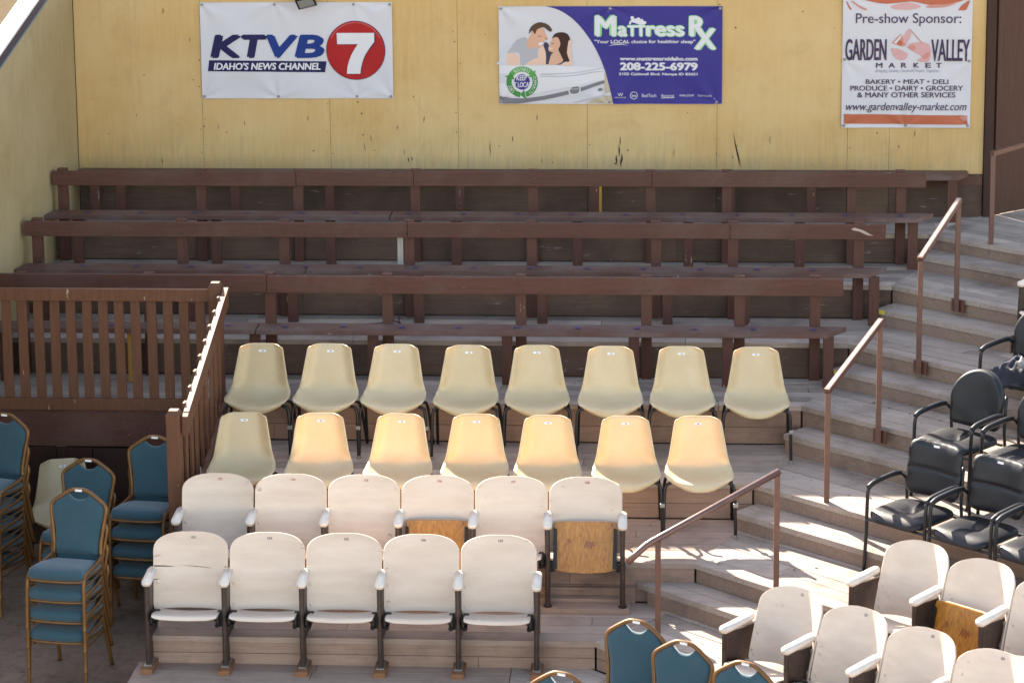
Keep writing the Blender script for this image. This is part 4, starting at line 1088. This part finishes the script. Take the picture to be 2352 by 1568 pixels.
def stack(x, y, n, rz, where, zs=.152):
    nm = {0: 'lowest', n-1: 'topmost'}
    for k in range(n):
        w_ = nm.get(k, 'second from the bottom' if k == 1 else ('third from the bottom' if k == 2 else 'middle'))
        place(bc, (x-.020*k*sin(rz), y-.006*k, -2.1+k*zs), rz, f'blue banquet chair, {w_} of {where}', GS)
stack(.10, -6.42, 4, R(-9), 'the front stack at lower left')
stack(-.11, -5.25, 3, R(-9), 'the stack beside the cream chair')
stack(.40, -5.13, 4, R(-7), 'the stack against the railing newel')
stack(.27, -4.45, 2, R(-7), 'the rear stack hidden behind the newel stack')
stack(-.88, -5.00, 5, R(-16), 'the stack cut by the left picture edge', .148)
GB = 'blue banquet chairs in the lower right foreground'
for i, ((x, y, rz), lb) in enumerate(zip(((4.00, -7.93, -25), (4.28, -8.27, -28), (4.65, -8.59, -29), (3.57, -8.82, -22)),
        ('blue banquet chair with bronze frame standing tallest in front of the bent handrail', 'blue banquet chair second from left, between the handrail and seat 01',
         'blue banquet chair at the bottom edge in front of seat 01', 'blue banquet chair showing only its crown at the bottom edge'))):
    place(bc, (x, y, -1.982), R(rz), lb, GB)

# ------------------------------------------------------------------ black armchairs at right
def pad(bm, ring, levels, fn):
    n = len(ring); lays = []
    cx_ = sum(p[0] for p in ring)/n; cy_ = sum(p[1] for p in ring)/n
    for sc_, d in levels: lays.append([bm.verts.new(fn(cx_+(x-cx_)*sc_, cy_+(y-cy_)*sc_, d)) for x, y in ring])
    for A, B in zip(lays[:-1], lays[1:]):
        for i in range(n): bm.faces.new((A[i], A[(i+1) % n], B[(i+1) % n], B[i]))
    bm.faces.new(lays[0][::-1]); bm.faces.new(lays[-1])
def rrect(w, h, r, cx=0, cy=0, n=6):
    out = []
    for (sx, sy, a0) in ((1, 1, 0), (-1, 1, 90), (-1, -1, 180), (1, -1, 270)):
        for k in range(n+1):
            a = R(a0+90*k/n); out.append((cx+sx*(w/2-r)+r*cos(a), cy+sy*(h/2-r)+r*sin(a)))
    return out
def make_arm(kind):
    t = thing('armchair', 'x', 'chair'); hw_ = .255
    S = M['vinyl'] if kind == 'round' else M['leather']
    bm = bmesh.new(); ring = rrect(.49, .50, .12, 0, .20)
    def sf(x, y, d):
        u = math.hypot(x, y-.18)
        dip = -.020*math.exp(-(u/.05)**2) - .008*math.cos(x*22)*0
        return (x, y, .40+d+(dip if d > .055 else 0) - (.03*max(0, -.0-y)/.05 if y < 0 else 0))
    pad(bm, ring, ((.93, .012), (.99, .02), (1, .034), (.985, .048), (.93, .058), (.8, .066), (.6, .070), (.4, .070), (.2, .066), (.08, .061)), sf)
    link('seat', bm, S, t, smooth=True)
    bm = bmesh.new()
    def yb(z): return .445+(z-.45)*.20
    if kind == 'round':
        z0, z1 = .50, .92
        ring = [(-.215, z0+.02), (-.19, z0), (.19, z0), (.215, z0+.02)]+[(.232*cos(R(a)), .70+.225*sin(R(a))) for a in range(0, 181, 10)]
        pad(bm, ring, ((.97, .03), (1, .015), (1, -.012), (.96, -.026), (.85, -.032), (.5, -.030)), lambda x, z, d: (x, yb(z)+d-.05*(x/.23)**2, z))
        bk = link('backrest', bm, S, t, smooth=True)
    else:
        ring = rrect(.46, .40, .07, 0, .70)
        def f(x, z, d):
            seam = .020*math.exp(-((z-.70)/.016)**2) if d < -.02 else 0
            puff = -.018 if (z > .71 and d < -.02) else 0
            return (x, yb(z)+d+puff+seam-.04*(x/.23)**2, z)
        # grid front for the seam
        nx, nz = 18, 26; G = []
        for j in range(nz+1):
            z = .50+.40*j/nz; row = []
            q = min(z-.50, .90-z); ins = .07*(1-math.sqrt(max(0, 1-((.07-q)/.07)**2))) if q < .07 else 0
            for i in range(nx+1):
                u = -1+2*i/nx; x = (.232-ins)*u
                ed_ = max(abs(u)**8, (abs((z-.70)/.20))**8)
                wr = .0025*sin(x*90+z*8)*max(0, (z-.72)/.18)
                row.append(bm.verts.new((x, yb(z)-.020*(1-ed_)-.009*(z > .705)*(1-ed_)+.012*math.exp(-((z-.70)/.012)**2)*(1-ed_)-.04*(x/.23)**2+wr, z)))
            G.append(row)
        for A, B in zip(G[:-1], G[1:]):
            for i in range(nx): bm.faces.new((A[i], A[i+1], B[i+1], B[i]))
        bmesh.ops.recalc_face_normals(bm, faces=bm.faces[:])
        if sum(f_.normal.y for f_ in bm.faces) > 0: bmesh.ops.reverse_faces(bm, faces=bm.faces[:])
        bmesh.ops.solidify(bm, geom=bm.faces[:], thickness=.026)
        bk = link('backrest', bm, S, t, smooth=True)
        bm = bmesh.new(); box(bm, (0, 0, 0), (.05, .002, .016), 0, Matrix.Translation((0, yb(.872)-.041, .872)) @ Matrix.Rotation(R(-10), 4, 'X')); link('number_label', bm, M['label'], t)
    for s_ in (-1, 1):
        bm = bmesh.new(); tube(bm, curve([(s_*hw_, -.02, 0), (s_*hw_, .0, .30), (s_*hw_, .01, .56), (s_*hw_, .03, .612), (s_*hw_, .10, .632), (s_*hw_, .33, .640), (s_*hw_, .42, .625), (s_*.24, yb(.60)-.01, .58)], 5), .0135, 8); link('arm_frame', bm, M['tube'], t, smooth=True)
        bm = bmesh.new(); tube(bm, curve([(s_*.242, .56, 0), (s_*.240, .47, .42), (s_*.236, yb(.6)+.0, .60), (s_*.22, yb(.75)+.01, .76)], 4), .0125, 8); link('leg', bm, M['tube'], t, smooth=True)
        bm = bmesh.new(); arm = curve([(s_*hw_, .015, .618), (s_*hw_, .10, .643), (s_*hw_, .32, .652), (s_*hw_, .40, .642)], 4); tube(bm, arm, .019, 8); link('arm_pad', bm, M['vinyl'], t, smooth=True)
    bm = bmesh.new(); tube(bm, [(-hw_, .0, .385), (hw_, .0, .385)], .0115, 8); tube(bm, [(-.24, .44, .40), (.24, .44, .40)], .0115, 8); link('seat_frame', bm, M['tube'], t)
    return t
ar, al = make_arm('round'), make_arm('leather')
GA = 'black armchairs on the right rows'
place(ar, P3(7.785+.255, .70, LZ[4]), -E42, 'black armchair with a full rounded back beside the aisle, behind the leather ones', GA)
b2 = place(ar, P3(7.785+.255+.605, .70, LZ[4]), -E42, 'black armchair with a rounded back at the right picture edge, below the dark jacket', GA)
place(ar, P3(7.735+.255, 1.62, LZ[3]), -E42, 'black armchair with a dark jacket on its seat, highest at the right edge', GA)
place(al, P3(8.045+.255, -.22, LZ[5]), -E42, 'black leather armchair with a seamed back nearest the aisle, above the white seats', GA)
place(al, P3(8.045+.255+.55, -.22, LZ[5]), -E42, 'black leather armchair with a wrinkled back, second from the aisle', GA)
place(al, P3(8.045+.255+1.10, -.22, LZ[5]), -E42, 'black leather armchair cut by the right edge, only seat and arm in view', GA)

# jacket over the high armchair
def drape(name, label, cat, s0, t0, z, w_, d_, m, seed, grp=None):
    random.seed(seed); ph = [random.uniform(0, 6) for _ in range(8)]
    c_ = P3(s0, t0, z); o = thing(name, label, cat, c_, -E42)
    bm = bmesh.new(); n = 34; G = []
    for j in range(n+1):
        row = []
        for i in range(n+1):
            u, v = -1+2*i/n, -1+2*j/n
            edge_ = 1+.12*sin(3*math.atan2(v, u)+ph[0])+.08*sin(7*math.atan2(v, u)+ph[1])
            x, y = u*w_*edge_, v*d_*edge_
            zz = .05*math.exp(-(u*u+v*v)*1.2) + .018*sin(9*u+4*v+ph[2]) + .014*sin(6*v-11*u+ph[3]) + .008*sin(19*u+15*v+ph[4])
            over = max(0, -y-.20)
            row.append(bm.verts.new((x, y+over*.75, zz-over*1.3+.03)))
        G.append(row)
    for A, B in zip(G[:-1], G[1:]):
        for i in range(n): bm.faces.new((A[i], A[i+1], B[i+1], B[i]))
    bmesh.ops.recalc_face_normals(bm, faces=bm.faces[:]); bmesh.ops.solidify(bm, geom=bm.faces[:], thickness=.012)
    link('cloth', bm, M[m], o, smooth=True); return o
drape('jacket', 'dark blue and grey jacket crumpled over the highest black armchair at right', 'jacket', 8.10, 1.80, LZ[3]+.49, .24, .30, 'denim', 3)
drape('scarf', 'grey cloth bundle lying on the dark jacket at the right picture edge', 'cloth', 8.22, 1.72, LZ[3]+.55, .13, .18, 'cloth_grey', 5)

# ------------------------------------------------------------------ handrail by the door (parts)
o = [q for q in bpy.data.objects if q.get('label', '').startswith('red-brown steel handrail in front of')][0]
bm = bmesh.new(); tube(bm, [(0, 0, -.10), (0, 0, .80)], .020, square=True); link('post', bm, M['rail'], o)
bm = bmesh.new(); box(bm, (0, 0, 0), (.13, .012, .11), .002, Matrix.Translation((nX*.024, nY*.024, -.055)) @ Matrix.Rotation(-E42, 4, 'Z')); link('bracket', bm, M['rail'], o)
bm = bmesh.new(); tube(bm, [(-nX*.02, -nY*.02, .82), (nX*.9, nY*.9, .86)], .021, square=True); link('rail', bm, M['rail'], o)
bm = bmesh.new(); tube(bm, [(nX*.88, nY*.88, 0), (nX*.88, nY*.88, .84)], .020, square=True); link('post', bm, M['rail'], o)

# ------------------------------------------------------------------ litter
rl = random.Random(5); bm = bmesh.new()
for _ in range(260):
    k = rl.randrange(7); c1 = CN[k]; yb = CN[k-1][1] if k else 0
    if rl.random() < .5: x, y = rl.uniform(LXL[k]+.3, c1[0]-.2), yb-abs(rl.gauss(.03, .12))-.03
    else:
        p = P3(sdot(c1)+rl.uniform(.1, 2.6), tdot(c1)+rl.uniform(.03, .55), 0); x, y = p.x, p.y
    if y < c1[1]-1.4 or (y < c1[1] and x < c1[0]): continue
    mt_ = Matrix.Translation((x, y, LZ[k]+.006)) @ Matrix.Rotation(rl.uniform(0, 6), 4, 'Z') @ Matrix.Rotation(rl.uniform(-.4, .4), 4, 'X')
    r_ = rl.uniform(.006, .018); vs_ = [bm.verts.new(mt_ @ Vector(q)) for q in ((-r_, 0, 0), (0, -r_*.5, .002), (r_*1.2, 0, 0), (0, r_*.5, .002))]
    bm.faces.new(vs_)
tag(link('leaf_litter', bm, plain('dry_leaf', (.07, .045, .025), .8, var=.5)), 'dry leaf bits and grit scattered over the terrace boards', 'litter', kind='stuff')
tw = thing('twig', 'thin dark twig lying on the landing behind the lowest bench', 'twig', (1.9, -2.35, LZ[2]))
bm = bmesh.new(); tube(bm, [(-.30, 0, .06), (-.1, -.01, .085), (.05, 0, .09), (.13, .01, .12), (.22, 0, .09)], [.003, .004, .006, .006, .009], 6); tube(bm, [(.20, 0, .04), (.205, 0, .15)], .006, 6); link('stem', bm, M['ink_black'], tw)
bm = bmesh.new()
for k in range(5): box(bm, (0, 0, 0), (.05, .03, .002), 0, Matrix.Translation((.012*k, random.uniform(-.01, .01), .006+.004*k)) @ Matrix.Rotation(random.uniform(-.5, .5), 4, 'X') @ Matrix.Rotation(random.uniform(0, 3), 4, 'Z'))
pp = link('paper_scrap', bm, M['label']); pp.location = (4.52, -.55, 0); tag(pp, 'small crumpled white paper scrap below the wall bench', 'litter')
bpy.context.view_layer.update()
